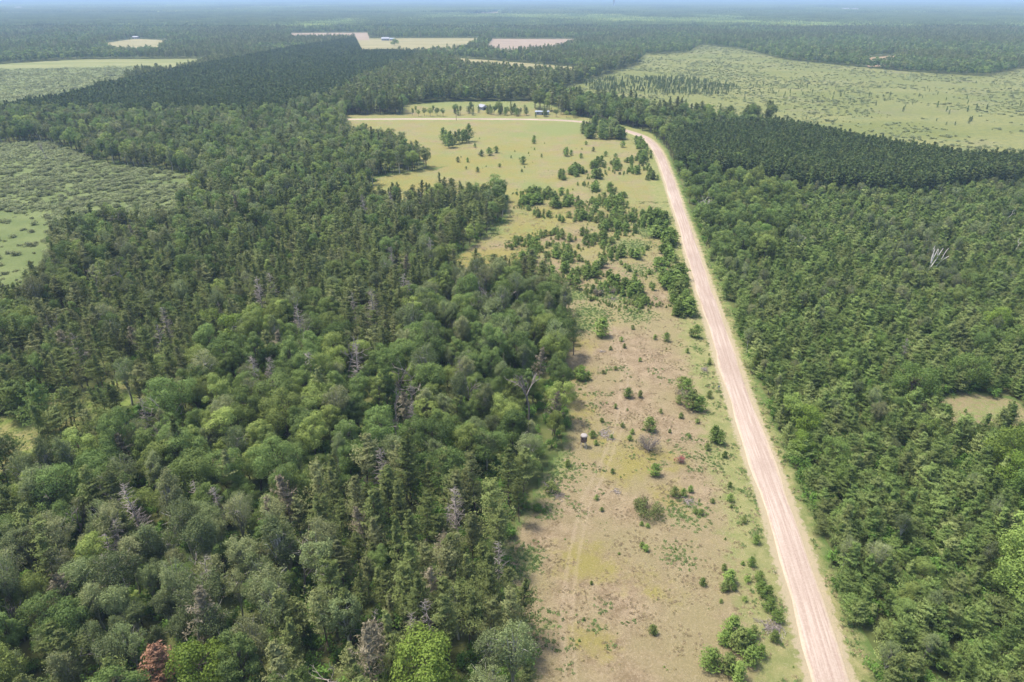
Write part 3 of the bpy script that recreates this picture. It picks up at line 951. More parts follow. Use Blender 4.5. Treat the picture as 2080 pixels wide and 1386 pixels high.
# ------------------------------------------------------------------ where the trees stand
OPEN = [FIELD, BOG, MARSH, CLEAR, GLADE, SHRUBLAND] + [f[1] for f in FARFIELDS]
ZONES = [  # photo outlines of the stands at crown height, with the share of each kind
    ('plantl', [(0, 213), (20, 204), (180, 172), (260, 156), (460, 119), (600, 92), (730, 74), (742, 84), (735, 96), (845, 103), (830, 122), (720, 160), (660, 192), (560, 214), (300, 216)], dict(redpine=1)),
    ('plantr', [(1335, 272), (1430, 247), (1560, 239), (1640, 244), (1800, 272), (1960, 298), (2200, 312), (2200, 345), (1990, 345), (1880, 362), (1760, 358), (1640, 350), (1540, 330), (1430, 318), (1370, 312)], dict(redpine=1)),
    ('maples', [(760, 1310), (820, 1280), (930, 1290), (960, 1386), (960, 1500), (740, 1500)], dict(broadleaf=.5, under=.6, jack=.06)),
    ('edge', [(960, 1240), (1050, 1230), (1090, 1386), (1100, 1500), (930, 1500), (940, 1300)], dict(aspen=.75, broadleaf=.2, under=.6)),
    ('pines', [(560, 1000), (640, 900), (830, 905), (930, 930), (1010, 920), (1060, 1000), (1050, 1100), (1030, 1240), (930, 1280), (800, 1290), (740, 1400), (700, 1550), (470, 1550), (500, 1300), (600, 1150)], dict(jack=.72, under=1.0, broadleaf=.10, aspen=.05)),
    ('poplars', [(160, 1180), (250, 1060), (420, 1020), (560, 1090), (600, 1180), (520, 1290), (360, 1300), (200, 1240)], dict(aspen=1.0, broadleaf=.25, under=.8)),
    ('corner', [(-400, 960), (60, 920), (320, 920), (560, 1000), (600, 1150), (500, 1300), (470, 1700), (-400, 1700)], dict(broadleaf=.68, aspen=.55, jack=.2, under=.85)),
    ('oaks', [(80, 930), (210, 850), (330, 790), (420, 660), (480, 620), (560, 600), (690, 610), (720, 720), (880, 720), (1060, 700), (1160, 700), (1200, 900), (1010, 930), (830, 905), (640, 900), (560, 1000), (320, 930)], dict(broadleaf=.98, aspen=.24, under=.7, jack=.05)),
    ('knoll', [(830, 580), (900, 535), (1060, 540), (1150, 590), (1170, 720), (1060, 720), (860, 740), (790, 700)], dict(broadleaf=.85, aspen=.45, under=.5)),
    ('lightpines', [(60, 820), (200, 790), (300, 740), (330, 800), (220, 850), (100, 900), (0, 960), (-100, 960)], dict(jack=.16, under=.12)),
    ('darkpines', [(-300, 700), (0, 690), (100, 610), (280, 500), (420, 440), (560, 380), (730, 360), (970, 350), (1030, 400), (1010, 500), (900, 535), (830, 580), (790, 700), (720, 720), (690, 610), (480, 620), (420, 660), (300, 745), (180, 800), (60, 850), (-300, 900)], dict(jack=.74, broadleaf=.30, aspen=.08, under=.4)),
    ('midmix', [(-300, 610), (60, 590), (90, 450), (250, 420), (420, 360), (700, 245), (900, 280), (900, 350), (730, 370), (560, 390), (280, 510), (100, 620), (-300, 720)], dict(broadleaf=.62, jack=.34, aspen=.20)),
    ('upper', [(-300, 212), (560, 212), (680, 190), (740, 235), (420, 372), (220, 335), (130, 290), (-300, 290)], dict(broadleaf=.62, aspen=.28, jack=.30)),
    ('riverhead', [(660, 195), (760, 145), (860, 112), (1010, 128), (1180, 140), (1300, 105), (1310, 125), (1190, 160), (1110, 182), (1080, 208), (820, 240), (690, 236)], dict(jack=.85, broadleaf=.25)),
    ('rightoaks', [(1370, 312), (1540, 325), (1570, 360), (1640, 370), (1600, 440), (1580, 500), (1460, 480), (1400, 400)], dict(broadleaf=.78, young=.25, under=.3)),
    ('rightpop', [(1770, 450), (1900, 440), (1970, 480), (1960, 560), (1840, 540)], dict(aspen=.75, young=.4)),
    ('rightpop2', [(1420, 480), (1560, 500), (1600, 580), (1490, 620)], dict(aspen=.45, young=.7)),
    ('rightmix', [(1560, 345), (2200, 335), (2200, 480), (1960, 470), (1760, 430), (1640, 420)], dict(young=.85, broadleaf=.28, aspen=.18, under=.3)),
    ('right', [(1370, 310), (1560, 330), (2200, 340), (2700, 1600), (1820, 1600), (1680, 1200), (1560, 880), (1440, 530)], dict(young=.97, broadleaf=.12, aspen=.10, under=.85)),
]
SPACING = dict(broadleaf=5.0, aspen=4.1, jack=3.35, young=2.75, redpine=2.7, under=3.4)
MIDZ = dict(broadleaf=10, aspen=11, jack=11.5, young=5, redpine=10.5, under=2)
far_default = dict(broadleaf=.60, jack=.42, aspen=.12)

# hand-kept open spots in the stands (yard of the cabins)
YARD = PL([(820, 236), (820, 212), (900, 206), (1085, 205), (1125, 218), (1165, 238)])
GRIDW = 0.73 * 1.35


def scatter(k):
    s0 = SPACING[k]
    out = []
    for (y0, y1, m) in ((25, 330, 1.0), (330, 700, 1.06), (700, 1200, 1.25), (1200, 2300, 1.6)):
        if k in ('under', 'young') and y0 >= 700:
            continue
        s = s0 * m
        ys_ = np.arange(y0, y1, s)
        w = GRIDW * y1 + 60
        xs_ = np.arange(-w, w, s)
        X, Y = np.meshgrid(xs_, ys_)
        if k == 'redpine':
            j = .18
        else:
            j = .42
        X = (X + RNG.uniform(-j, j, X.shape) * s).ravel()
        Y = (Y + RNG.uniform(-j, j, Y.shape) * s).ravel()
        px, py, dep = proj(X, Y, MIDZ[k])
        vis = (px > -330) & (px < 2410) & (py < 1720)
        X, Y, px, py = X[vis], Y[vis], px[vis], py[vis]
        zone = np.full(len(X), -1)
        wt = np.zeros(len(X))
        for zi, (zn, poly, ws) in enumerate(ZONES):
            sel = (zone < 0) & inside(poly, px, py)
            zone[sel] = zi
            wt[sel] = ws.get(k, 0.0)
        d_ = zone < 0
        # unmapped woods: conifer and broadleaf stands alternate
        nz = vnoise(X, Y * .6, 120, 21) * .65 + vnoise(X, Y, 45, 22) * .35
        if k == 'broadleaf':
            wt[d_] = (.95 * smooth(.35, .55, nz))[d_]
        elif k == 'jack':
            wt[d_] = (.9 * (1 - smooth(.38, .58, nz)))[d_]
        elif k == 'aspen':
            wt[d_] = (.35 * smooth(.5, .7, nz))[d_]
        gapn = vnoise(X, Y, 13, 91) * .6 + vnoise(X, Y, 6, 92) * .4
        if k == 'young':
            wt = wt * (.35 + .65 * smooth(.12, .34, gapn))
        elif k in ('jack', 'aspen', 'broadleaf') and y0 < 700:
            wt = wt * (.6 + .4 * smooth(.16, .40, gapn))
        ok = RNG.random(len(X)) < wt
        X, Y, zone = X[ok], Y[ok], zone[ok]
        bad = np.zeros(len(X), bool)
        for op in OPEN:
            bad |= inside(op, X, Y)
        ok = ~bad
        out.append(np.stack([X[ok], Y[ok], zone[ok]], 1))
    A = np.concatenate(out)
    rdd = dist_poly(ROADC[::4], A[:, 0], A[:, 1], False)
    return A[rdd > 6.0]


# extra hand-placed trees at known spots: kind -> list of (px, py of the foot, scale)
EXTRA = dict(jack=[], broadleaf=[], aspen=[], young=[], redpine=[])
EXTRA['jack'] += [(1165, 722, .8), (1152, 700, .7),
                  (150, 875, .9), (10, 955, .9), (180, 790, .9), (215, 806, .9), (240, 790, .95)]
EXTRA['young'] += [(52, 852, 1.7), (100, 880, 1.7), (128, 890, 1.6), (30, 950, 1.5), (95, 905, 1.3)]
for (x, y) in [(1190, 272), (1200, 283), (1212, 270), (1218, 284), (1230, 276), (1238, 284), (1246, 272), (1226, 266), (1206, 262), (1254, 282), (1262, 284), (1195, 280), (1242, 262)]:
    for q_ in range(4):
        EXTRA['young'].append((x + R_(-7, 7), y + R_(-4, 2), R_(1.1, 1.6)))
for (x, y) in [(925, 232), (935, 234), (957, 231), (962, 234), (995, 233), (1003, 234), (1012, 230), (1020, 234), (1030, 234), (1038, 233), (1050, 235), (1058, 236), (1066, 235), (1016, 226), (1044, 228)]:
    EXTRA['broadleaf' if RNG.random() < .5 else 'jack'].append((x, y, R_(.55, .8)))
    EXTRA['young'].append((x + R_(-5, 5), y + R_(-1, 2), R_(.8, 1.2)))
for (x, y) in [(838, 236), (850, 237), (862, 236), (874, 237), (888, 236), (900, 237), (845, 230), (880, 230)]:
    EXTRA['broadleaf'].append((x, y, R_(.45, .6)))
EXTRA['young'] += [(1106, 238, 1.1), (1109, 237, .9), (1088, 239, .6), (972, 230, .9), (990, 231, .8)]
for (x, y) in [(980, 199), (990, 198)]:
    EXTRA['broadleaf'].append((x, y, 1.1))
for (x, y) in [(1130, 238), (1150, 240), (1165, 240)]:
    EXTRA['broadleaf'].append((x, y, .5))
# tall belt between the road bend and the bog
_up = ([1085, 1180, 1250, 1330, 1500, 1570], [201, 209, 223, 239, 248, 246])
_dn = ([1085, 1180, 1250, 1330, 1430, 1570], [223, 241, 255, 267, 263, 254])
for k in range(300):
    x = R_(1085, 1565)
    y = R_(np.interp(x, *_up), np.interp(x, *_dn))
    if x > 1390 and RNG.random() < .72:
        continue
    EXTRA['jack' if RNG.random() < .62 else 'broadleaf'].append((x, y, R_(.95, 1.4)))
for (x, y) in [(900, 292), (905, 296), (912, 301), (920, 300), (925, 294), (932, 292), (940, 290), (947, 291), (952, 288), (915, 294)]:
    EXTRA['young'].append((x, y, R_(1.2, 1.8)))
# a few larger deciduous trees standing above the young pines on the right
RIGHTBIG = [(1600, 868, .62), (1630, 885, .58), (1712, 772, .5), (1840, 830, .85), (1870, 905, .55), (2050, 975, .8), (2065, 1165, .95), (1695, 955, .55), (1705, 1000, .5), (1620, 930, .5), (2060, 1230, .8), (1960, 790, .7),
            (2060, 735, .75), (2010, 680, .6), (1780, 720, .5), (1500, 350, .8), (1455, 345, .8), (2040, 1000, .7), (2085, 1060, .8), (1560, 470, .7), (1545, 500, .7)]

SLAND = {}
KEEPOFF = [(P(1185, 910), 6.5), (P(981, 223), 9), (P(1101, 233), 10), (P(1181, 930), 4.0), (P(1886, 548, 3), 3.0), (P(1888, 575, 5), 3.0)]
KEEPOFF += [(P(402, 1330, 8.5), 5.0), (P(402, 1400, 8), 5.0), (P(402, 1480, 8), 5.0), (P(315, 1332, 7.5), 3.6), (P(315, 1400, 7.5), 4.6), (P(310, 1480, 7.5), 4.6), (P(860, 1355, 8), 4.6), (P(860, 1420, 8), 4.6)]
LAND = {}  # landmarks used for telling things apart: phrase -> position
LAND['round-topped hunting blind'] = P(1185, 910)
LAND['red-leaved shrub'] = P(1382, 938)
LAND['large grey bare shrub'] = P(1316, 915)
LAND['wide olive bush in the lower clearing'] = P(1320, 1045)
LAND['blue marker post beside the road'] = P(1459, 792)
LAND['rusty red dead pine'] = P(315, 1400, 4)
LAND['white forked dead tree'] = P(1888, 560)
LAND['white-roofed cabin'] = P(980, 222)
LAND['small dry glade on the right'] = GLADE.mean(0)
LAND['road bend'] = P(1320, 290)
LAND['brush pile by the blind'] = P(1232, 885)
LAND['bright green maple at the bottom edge'] = P(400, 1386)
LAND['big pine clump at the lower road side'] = P(1498, 1300)
LAND['olive bush at the forest edge'] = P(1122, 995)
ORD = ['', 'second ', 'third ', 'fourth ', 'fifth ', 'sixth ', 'seventh ', 'eighth ', 'ninth ', 'tenth ', 'eleventh ', 'twelfth ', 'thirteenth ', 'fourteenth ']


def rank_labels(XY, noun, most=8):
    """unique phrases 'noun, third nearest to the landmark'; None where no landmark is close in order"""
    XY = np.asarray(XY)
    n = len(XY)
    lab = [None] * n
    taken = np.full(n, 99)
    for nm, c in LAND.items():
        d = np.hypot(XY[:, 0] - c[0], XY[:, 1] - c[1])
        od = np.argsort(d)[:most]
        for r, i in enumerate(od):
            if d[i] < 75 and r < taken[i]:
                taken[i] = r
                lab[i] = '%s %snearest to the %s' % (noun, ORD[r], nm)
    for nm, c in SLAND.items():
        d = np.hypot(XY[:, 0] - c[0], XY[:, 1] - c[1])
        od = np.argsort(d)[:4]
        for r, i in enumerate(od):
            lb = '%s %snearest to the %s' % (noun.split()[-1] if len(noun.split()) < 5 else noun, ORD[r], nm)
            if noun.endswith(('pine', 'tree')) and len(noun.split()) < 5:
                lb = ' '.join(noun.split()[-2:]) + lb[len(noun.split()[-1]):]
            if d[i] < 12 and r < taken[i] - 2 and len(lb.replace('-', ' ').split()) <= 16:
                taken[i] = r
                lab[i] = lb
    return lab


ZTXT = {'plantl': 'in the even dark plantation at upper left', 'plantr': 'in the dark plantation on the right before the bog', 'maples': 'at the bottom edge left of the dry field',
        'edge': 'on the lower forest edge beside the dry field', 'pines': 'in the pine stand left of the dry field', 'poplars': 'in the grey-green thicket at lower left',
        'corner': 'in the mixed woods at lower left', 'oaks': 'in the leafy wood left of the hunting blind', 'knoll': 'in the leafy knoll at the waist of the clearing',
        'lightpines': 'around the small grassy clearing at far left', 'darkpines': 'in the dense dark pine stand left of centre', 'midmix': 'in the mixed woods beside the left marsh',
        'upper': 'in the mixed woods below the upper left plantation', 'riverhead': 'in the dark woods behind the cabins', 'rightoaks': 'in the leafy belt right of the road bend',
        'rightpop': 'in the poplar clump amid the right-hand pines', 'rightpop2': 'among poplars close to the right of the road', 'rightmix': 'in the young forest below the right plantation',
        'right': 'in the young forest right of the road', None: 'in the distant woods', 'x': 'standing free near the clearing'}

DESCR = dict(broadleaf=('broadleaf_tree', 'round green broadleaf tree', 'tree', 'broadleaf trees of the near woods', 'broadleaf_forest', 'mass of green broadleaf trees in the woods farther off'),
             aspen=('aspen_tree', 'slender grey-green aspen', 'tree', 'aspens of the near woods', 'aspen_forest', 'mass of grey-green aspens in the woods farther off'),
             jack=('jack_pine', 'tall olive jack pine', 'tree', 'jack pines of the near stands', 'jack_pine_forest', 'mass of olive dark jack pines in the stands farther off'),
             young=('young_jack_pine', 'bushy young jack pine', 'tree', 'young pines right of the road', 'young_pine_forest', 'mass of bushy young pines covering the right side'),
             redpine=('plantation_pine', 'dark even plantation pine', 'tree', 'plantation pines', 'pine_plantation', 'mass of dark plantation pines in even rows'))
HBASE = dict(broadleaf=(.52, 1.16), aspen=(.62, 1.12), jack=(.58, 1.10), young=(.5, 1.15), redpine=(.88, 1.06))
YELLOWISH = [P(430, 640, 10), P(520, 630, 10), P(470, 655, 10)]
MAPLES = [P(860, 1340, 9), P(400, 1350, 6), P(420, 1372, 6)]


def spot(zn, x, y, s_):
    size = 'small ' if s_ < .72 else 'big ' if s_ > .98 else ''
    if zn == 'right':
        w = ('near the bottom right corner' if x > 1850 and y > 1150 else 'close to the road at lower right' if y > 1150 else 'below the small glade on the right' if x > 1850 and y > 880 else
             'beside the right road verge at mid height' if x < 1700 and y > 700 else 'around the small glade on the right' if x > 1850 and y > 720 else 'midway in the young forest right of the road')
    elif zn == 'oaks':
        w = ('at the forest edge behind the hunting blind' if x > 1050 else 'in the right half of the central leafy wood' if x > 800 else 'in the middle of the central leafy wood' if x > 520 else 'in the left part of the central leafy wood')
        w += ', front' if y > 860 else ', back'
    elif zn == 'pines':
        w = 'in the pine stand left of the field, ' + ('lower' if y > 1180 else 'middle' if y > 1040 else 'upper') + (' right part' if x > 800 else ' left part')
    elif zn == 'darkpines':
        w = 'in the dark pines left of centre, ' + ('front' if y > 620 else 'middle' if y > 480 else 'rear') + (' right part' if x > 600 else ' left part' if x < 300 else ' centre')
    elif zn == 'plantr':
        w = 'in the dark plantation before the bog, ' + ('left' if x < 1600 else 'middle' if x < 1850 else 'right') + ' part'
    elif zn == 'corner':
        w = 'in the mixed woods at lower left, ' + ('bottom' if y > 1230 else 'middle' if y > 1080 else 'upper') + (' left' if x < 180 else ' right')
    else:
        return size, None
    return size, w


def plant_out(k):
    A = scatter(k)
    if k == 'broadleaf':
        for mp_ in MAPLES + YELLOWISH:
            A = A[np.hypot(A[:, 0] - mp_[0], A[:, 1] - mp_[1]) > 4.0]
    for c_, r_ in KEEPOFF:
        A = A[np.hypot(A[:, 0] - c_[0], A[:, 1] - c_[1]) > r_]
    n = len(A)
    lo, hi = HBASE[k]
    sc = RNG.uniform(lo, hi, n)
    sc *= 1 - .12 * (vnoise(A[:, 0], A[:, 1], 25, 31) - .3)
    if k == 'broadleaf':   # the leafy trees inside the young pine forest are young too
        zr = np.array([ZONES[int(z)][0] in ('right', 'rightmix', 'rightpop2') if z >= 0 else False for z in A[:, 2]])
        sc[zr] *= .60
        zr = np.array([ZONES[int(z)][0] == 'rightoaks' if z >= 0 else False for z in A[:, 2]])
        sc[zr] *= .82
    if k == 'aspen':
        zr = np.array([ZONES[int(z)][0].startswith('right') if z >= 0 else False for z in A[:, 2]])
        sc[zr] *= .62
    zr = np.array([ZONES[int(z)][0] == 'darkpines' if z >= 0 else False for z in A[:, 2]])
    sc[zr] *= .88
    zr = np.array([ZONES[int(z)][0] == 'riverhead' if z >= 0 else False for z in A[:, 2]])
    sc[zr] *= 1.2
    ex = EXTRA.get(k, [])
    if ex:
        E = np.array([(*P(x, y), -2) for x, y, s in ex])
        A = np.concatenate([A, E])
        sc = np.concatenate([sc, [s for _, _, s in ex]])
    X, Y, zone = A[:, 0], A[:, 1], A[:, 2].astype(int)
    px, py, dep = proj(X, Y, MIDZ[k] * sc)
    d = KIND[k]
    nh, nm, nlow = d['nh'], d['nm'], d['nlow']
    lod = np.where(dep < 260, 0, np.where(dep < 620, 1, 2))
    rv = RNG.integers(0, 10000, len(X))
    idx = np.where(lod == 0, rv % nh, np.where(lod == 1, nh + rv % nm, nh + nm + rv % nlow))
    rot = RNG.uniform(0, 6.283, len(X))
    inframe = (px > 5) & (px < 2075) & (py > 0) & (py < 1375)
    order = np.argsort(np.where(inframe, dep / sc, 1e9))
    nthing = min(300, int(inframe.sum()))
    th = order[:nthing]
    th = th[idx[th] < nh + nm]
    is_th = np.zeros(len(X), bool)
    is_th[th] = True
    name, desc, cat, group, sname, slabel = DESCR[k]
    labs = rank_labels(np.stack([X[th], Y[th]], 1), desc)
    ws = np.stack([sc * RNG.uniform(.8, 1.25, len(X)), sc * RNG.uniform(.8, 1.25, len(X)), sc], 1)
    for q, i in enumerate(th):
        zt = ZTXT['x'] if zone[i] == -2 else ZTXT[ZONES[zone[i]][0]] if zone[i] >= 0 else ZTXT[None]
        sz_, w_ = spot(ZONES[zone[i]][0] if zone[i] >= 0 else '', px[i], py[i], sc[i])
        lb = labs[q] or '%s%s %s' % (sz_, desc, w_ or zt)
        if k == 'redpine':
            o_ = link(name, d['all'][idx[i]])
            o_.location = (X[i], Y[i], 0)
            o_.rotation_euler = (0, 0, rot[i])
            o_.scale = ws[i]
            tag(o_, lb, cat, group)
            continue
        o_ = empty(name, (X[i], Y[i], 0), rot[i], tuple(ws[i]))
        tag(o_, lb, cat, group)
        link('trunk', d['trunk'][idx[i]], o_)
        link('crown', d['crown'][idx[i]], o_)
    rest = ~is_th
    stuff_instances(sname, np.stack([X, Y, np.zeros(len(X))], 1)[rest], rot[rest], ws[rest], idx[rest], d['all'], slabel, 'forest')
    return len(X), nthing


# dead trees: (px, py of the top third, style, height, phrase)
SNAGS = [
    (270, 1020, 'pine', 13, 'grey twiggy dead pine above the grey-green thicket at lower left'),
    (140, 1020, 'fork', 13, 'pale bare forked tree in the mixed woods near the left edge'),
    (232, 1080, 'pine', 11, 'reddish grey dead pine just left of the grey-green thicket'),
    (395, 1005, 'pine', 11, 'small dead pine right of the large grey twiggy one'),
    (445, 1010, 'pine', 11, 'thin dead pine at the top of the grey-green thicket'),
    (600, 1120, 'fork', 12, 'bare leaning tree between the thicket and the pine stand'),
    (925, 1020, 'pine', 12, 'pale dead pine in the pine stand near the field edge'),
    (765, 1270, 'pine', 10, 'small drooping dead tree above the bright maple'),
    (670, 1350, 'fork', 10, 'bare dead tree at the bottom of the pine stand'),
    (1012, 1120, 'pine', 11, 'pinkish grey dead pine at the field edge of the pine stand'),
    (515, 750, 'pine', 13, 'pinkish dead pine in the middle of the leafy wood'),
    (545, 750, 'pine', 12, 'second dead pine close right of the pinkish one'),
    (625, 735, 'pine', 15, 'tall pale brown dead pine at the top of the leafy wood'),
    (595, 650, 'fork', 14, 'slender bare tree amid the grey-green trees left of the knoll'),
    (605, 640, 'pine', 14, 'greyish dead tree beside the slender bare tree'),
    (720, 720, 'pine', 14, 'grey leaning dead pine between the dark pines and leafy wood'),
    (700, 700, 'fork', 13, 'fallen-looking bare tree left of the grey leaning pine'),
    (845, 745, 'fork', 13, 'bare pale tree between the knoll and the leafy wood'),
    (835, 785, 'fork', 12, 'wide bare grey crown in the leafy wood'),
    (800, 795, 'fork', 11, 'low bare grey crown left of the wide one'),
    (935, 750, 'pine', 12, 'reddish brown dead tree near the middle of the leafy wood'),
    (958, 765, 'fork', 13, 'broad bare brushy tree right of the reddish dead tree'),
    (1075, 770, 'fork', 14, 'pale forked dead tree near the forest edge below the knoll'),
    (1060, 870, 'fork', 9, 'small bare snag in the leafy wood left of the blind'),
    (800, 855, 'fork', 11, 'bare pale branches amid the leafy wood centre'),
    (1135, 780, 'fork', 8, 'thin bare tree at the clearing edge'),
    (985, 590, 'fork', 13, 'cluster of pale bare stems on top of the knoll'),
    (1000, 585, 'fork', 13, 'bare pale stems in the middle of the knoll top'),
    (1022, 590, 'fork', 12, 'bare pale stems at the right of the knoll top'),
    (958, 620, 'fork', 12, 'thin white trunk on the left side of the knoll'),
    (755, 615, 'pine', 14, 'pinkish dead pine left of the knoll'),
    (720, 610, 'pine', 13, 'slim grey dead pine farther left of the knoll'),
    (875, 500, 'pine', 12, 'grey dead tree above the small gap in the dark pines'),
    (835, 510, 'fork', 6, 'short grey snag in the small gap of the dark pines'),
    (795, 520, 'pine', 13, 'greyish dead pine left of the small gap'),
    (180, 555, 'fork', 13, 'pinkish bare tree near the left marsh'),
    (240, 545, 'fork', 14, 'whitish bare tree right of the pinkish bare tree'),
    (105, 640, 'fork', 12, 'grey bare tree among dark oaks at the left'),
    (165, 700, 'pine', 13, 'grey brown dead pine among the dark pines at far left'),
    (320, 680, 'pine', 13, 'grey pink dead pine above the small grassy clearing'),
    (335, 650, 'pine', 12, 'twiggy dead pine beside the grey pink one'),
    (525, 585, 'pine', 13, 'grey dead pine at the edge above the yellow-green trees'),
    (550, 575, 'pine', 12, 'second grey dead pine above the yellow-green trees'),
    (850, 405, 'pine', 13, 'pinkish dead pine in the upper dark pine stand'),
    (740, 410, 'pine', 13, 'pinkish grey dead pine left in the upper dark pine stand'),
    (790, 400, 'pine', 13, 'brownish dead pine in the upper dark pine stand'),
    (255, 430, 'fork', 14, 'grey bare tree between marsh and mixed woods'),
    (230, 250, 'fork', 14, 'grey bare crown in the upper left woods'),
    (150, 245, 'fork', 14, 'wide grey bare crown farther left in the upper woods'),
    (385, 245, 'fork', 14, 'pale bare stems in the upper woods'),
    (255, 265, 'fork', 13, 'pale grey crown above the marsh stand'),
    (640, 240, 'fork', 13, 'grey bare crown near the road end'),
    (85, 290, 'fork', 13, 'grey bare crown over the upper marsh edge'),
    (60, 1000, 'fork', 12, 'leaning bare trunk at the left edge'),
    (20, 1235, 'fork', 9, 'bare bleached limbs at the left bottom edge'),
    (1627, 478, 'fork', 7, 'white bare branches at the top of the right forest'),
    (2070, 490, 'fork', 8, 'white bare branches at the right edge'),
    (2042, 685, 'fork', 6, 'small white snag near the right edge'),
    (1842, 700, 'pine', 7, 'grey dead pine in the middle of the right forest'),
    (1432, 405, 'fork', 8, 'row of white dead stems beside the upper road'),
    (1440, 407, 'fork', 7, 'second of the white dead stems beside the upper road'),
    (1424, 406, 'fork', 7, 'leftmost of the white dead stems beside the upper road'),
    (2050, 430, 'fork', 7, 'white bare snag high at the right edge'),
]
for x, y, st_, ht, lb in SNAGS:
    SLAND[lb] = P(x, y, ht * .8)
    KEEPOFF.append((SLAND[lb], 2.0))
    KEEPOFF.append((SLAND[lb] * (1 - 3.2 / np.linalg.norm(SLAND[lb])), 2.0))

for k in ('broadleaf', 'aspen', 'jack', 'young', 'redpine'):
    print('PLANT', k, plant_out(k))

# undergrowth between the trunks
U = scatter('under')
px, py, dep = proj(U[:, 0], U[:, 1], 2.0)
U = U[dep < 420]
stuff_instances('undergrowth', np.column_stack([U[:, :2], np.zeros(len(U))]), RNG.uniform(0, 6.28, len(U)), RNG.uniform(.6, 1.25, len(U)), RNG.integers(0, len(UNDER), len(U)), UNDER,
                'leafy green undergrowth between the tree trunks', 'undergrowth')


# ------------------------------------------------------------------ single trees that stand out
def one(name, label, cat, geo, leafm, woodm, xy, rz=0.0, sc=1.0, group=None, z=0.0):
    e = empty(name, (xy[0], xy[1], z), rz, sc)
    tag(e, label, cat, group)
    if geo.wv:
        link('trunk', geo.wood_mesh('trunk', M[woodm]), e)
    if geo.lv:
        link('crown', geo.crown_mesh('crown', M[leafm]), e)
    return e


one('dead_pine', 'rusty orange-red dead pine between green trees at the lower left bottom', 'tree', pine(1001, 9.5, 2.9, 2.0, 60, 9, 3, .55, .2, up=.4, shape=.6), 'rust', 'deadwood', P(315, 1332, 7.5), .4)
one('maple_tree', 'bright green rounded maple next to the rusty red dead pine', 'tree', broadleaf(1002, 11, 4.3, 2.5, 20, 4600, .38), 'maple', 'bark', P(402, 1330, 8.5), 0)
one('maple_tree', 'bright green maple at the bottom edge near the dry field', 'tree', broadleaf(1003, 13, 5.2, 3.0, 24, 6000, .40), 'maple', 'bark', MAPLES[0], 1.0)
for i, (p_, lb) in enumerate(zip(YELLOWISH, ('pale yellow-green tree leftmost of three above the leafy wood', 'pale yellow-green tree rightmost of three above the leafy wood', 'pale yellow-green tree lowest of three above the leafy wood'))):
    one('yellowish_tree', lb, 'tree', broadleaf(1010 + i, 12.5, 3.6, 4, 15, 2600, .42), 'yellowleaf', 'palebark', p_, i)

BRT_ = [broadleaf(1060 + i, R_(10.5, 12), R_(3.4, 4.6), 1.6, 22, 4600, .36) for i in range(4)]
BRM = [(g.crown_mesh('crown', M['maple' if i == 1 else 'bright']), g.wood_mesh('trunk', M['bark'])) for i, g in enumerate(BRT_)]
for i, (x, y, s_) in enumerate(RIGHTBIG):
    xy = P(x, y)
    s_ *= 1.3
    e = empty('broadleaf_tree', (xy[0], xy[1], 0), R_(0, 6.28), (s_ * R_(.95, 1.15), s_ * R_(.95, 1.15), s_))
    w_ = 'at the right edge' if x > 1990 else 'beside the right road verge' if x < 1720 and y > 700 else 'near the road bend' if y < 520 else 'in the middle of the right forest'
    tag(e, 'bright rounded tree', 'tree', 'bright rounded trees above the young pines')
    link('trunk', BRM[i % 4][1], e)
    link('crown', BRM[i % 4][0], e)
    e['label'] = 'bright rounded tree above the young pines, ' + w_
bl_ = [o_ for o_ in COL.objects if o_.get('group') == 'bright rounded trees above the young pines']
for w_ in set(o_['label'] for o_ in bl_):
    mem = sorted([o_ for o_ in bl_ if o_['label'] == w_], key=lambda q: -q.location.y)
    for r_, o_ in enumerate(mem):
        o_['label'] = ('farthest ' if r_ == 0 else 'nearest ' if r_ == len(mem) - 1 else ORD[r_] + 'farthest ') + w_
SNAGG = {'pine': [snag(1100 + i, 12, 'pine', int(R_(45, 110))) for i in range(6)], 'fork': [snag(1120 + i, 12, 'fork') for i in range(6)]}
SNAGM = {k: [g.wood_mesh('dead_tree', M['deadwood']) for g in v] for k, v in SNAGG.items()}
SNAGW = [g.wood_mesh('dead_tree', M['whitewood']) for g in SNAGG['fork']]
for i, (x, y, st, ht, lb) in enumerate(SNAGS):
    xy = P(x, y, ht * .8)
    lst = SNAGM[st] if st == 'pine' or x < 1300 else SNAGW
    o = link('dead_tree', lst[i % len(lst)])
    o.location = (xy[0], xy[1], 0)
    o.rotation_euler = (R_(-.06, .06), R_(-.06, .06), R_(0, 6.28))
    s = ht / 12 * R_(1.0, 1.12)
    o.scale = (s, s, s)
    tag(o, lb, 'dead tree', 'bare dead trees among the woods')

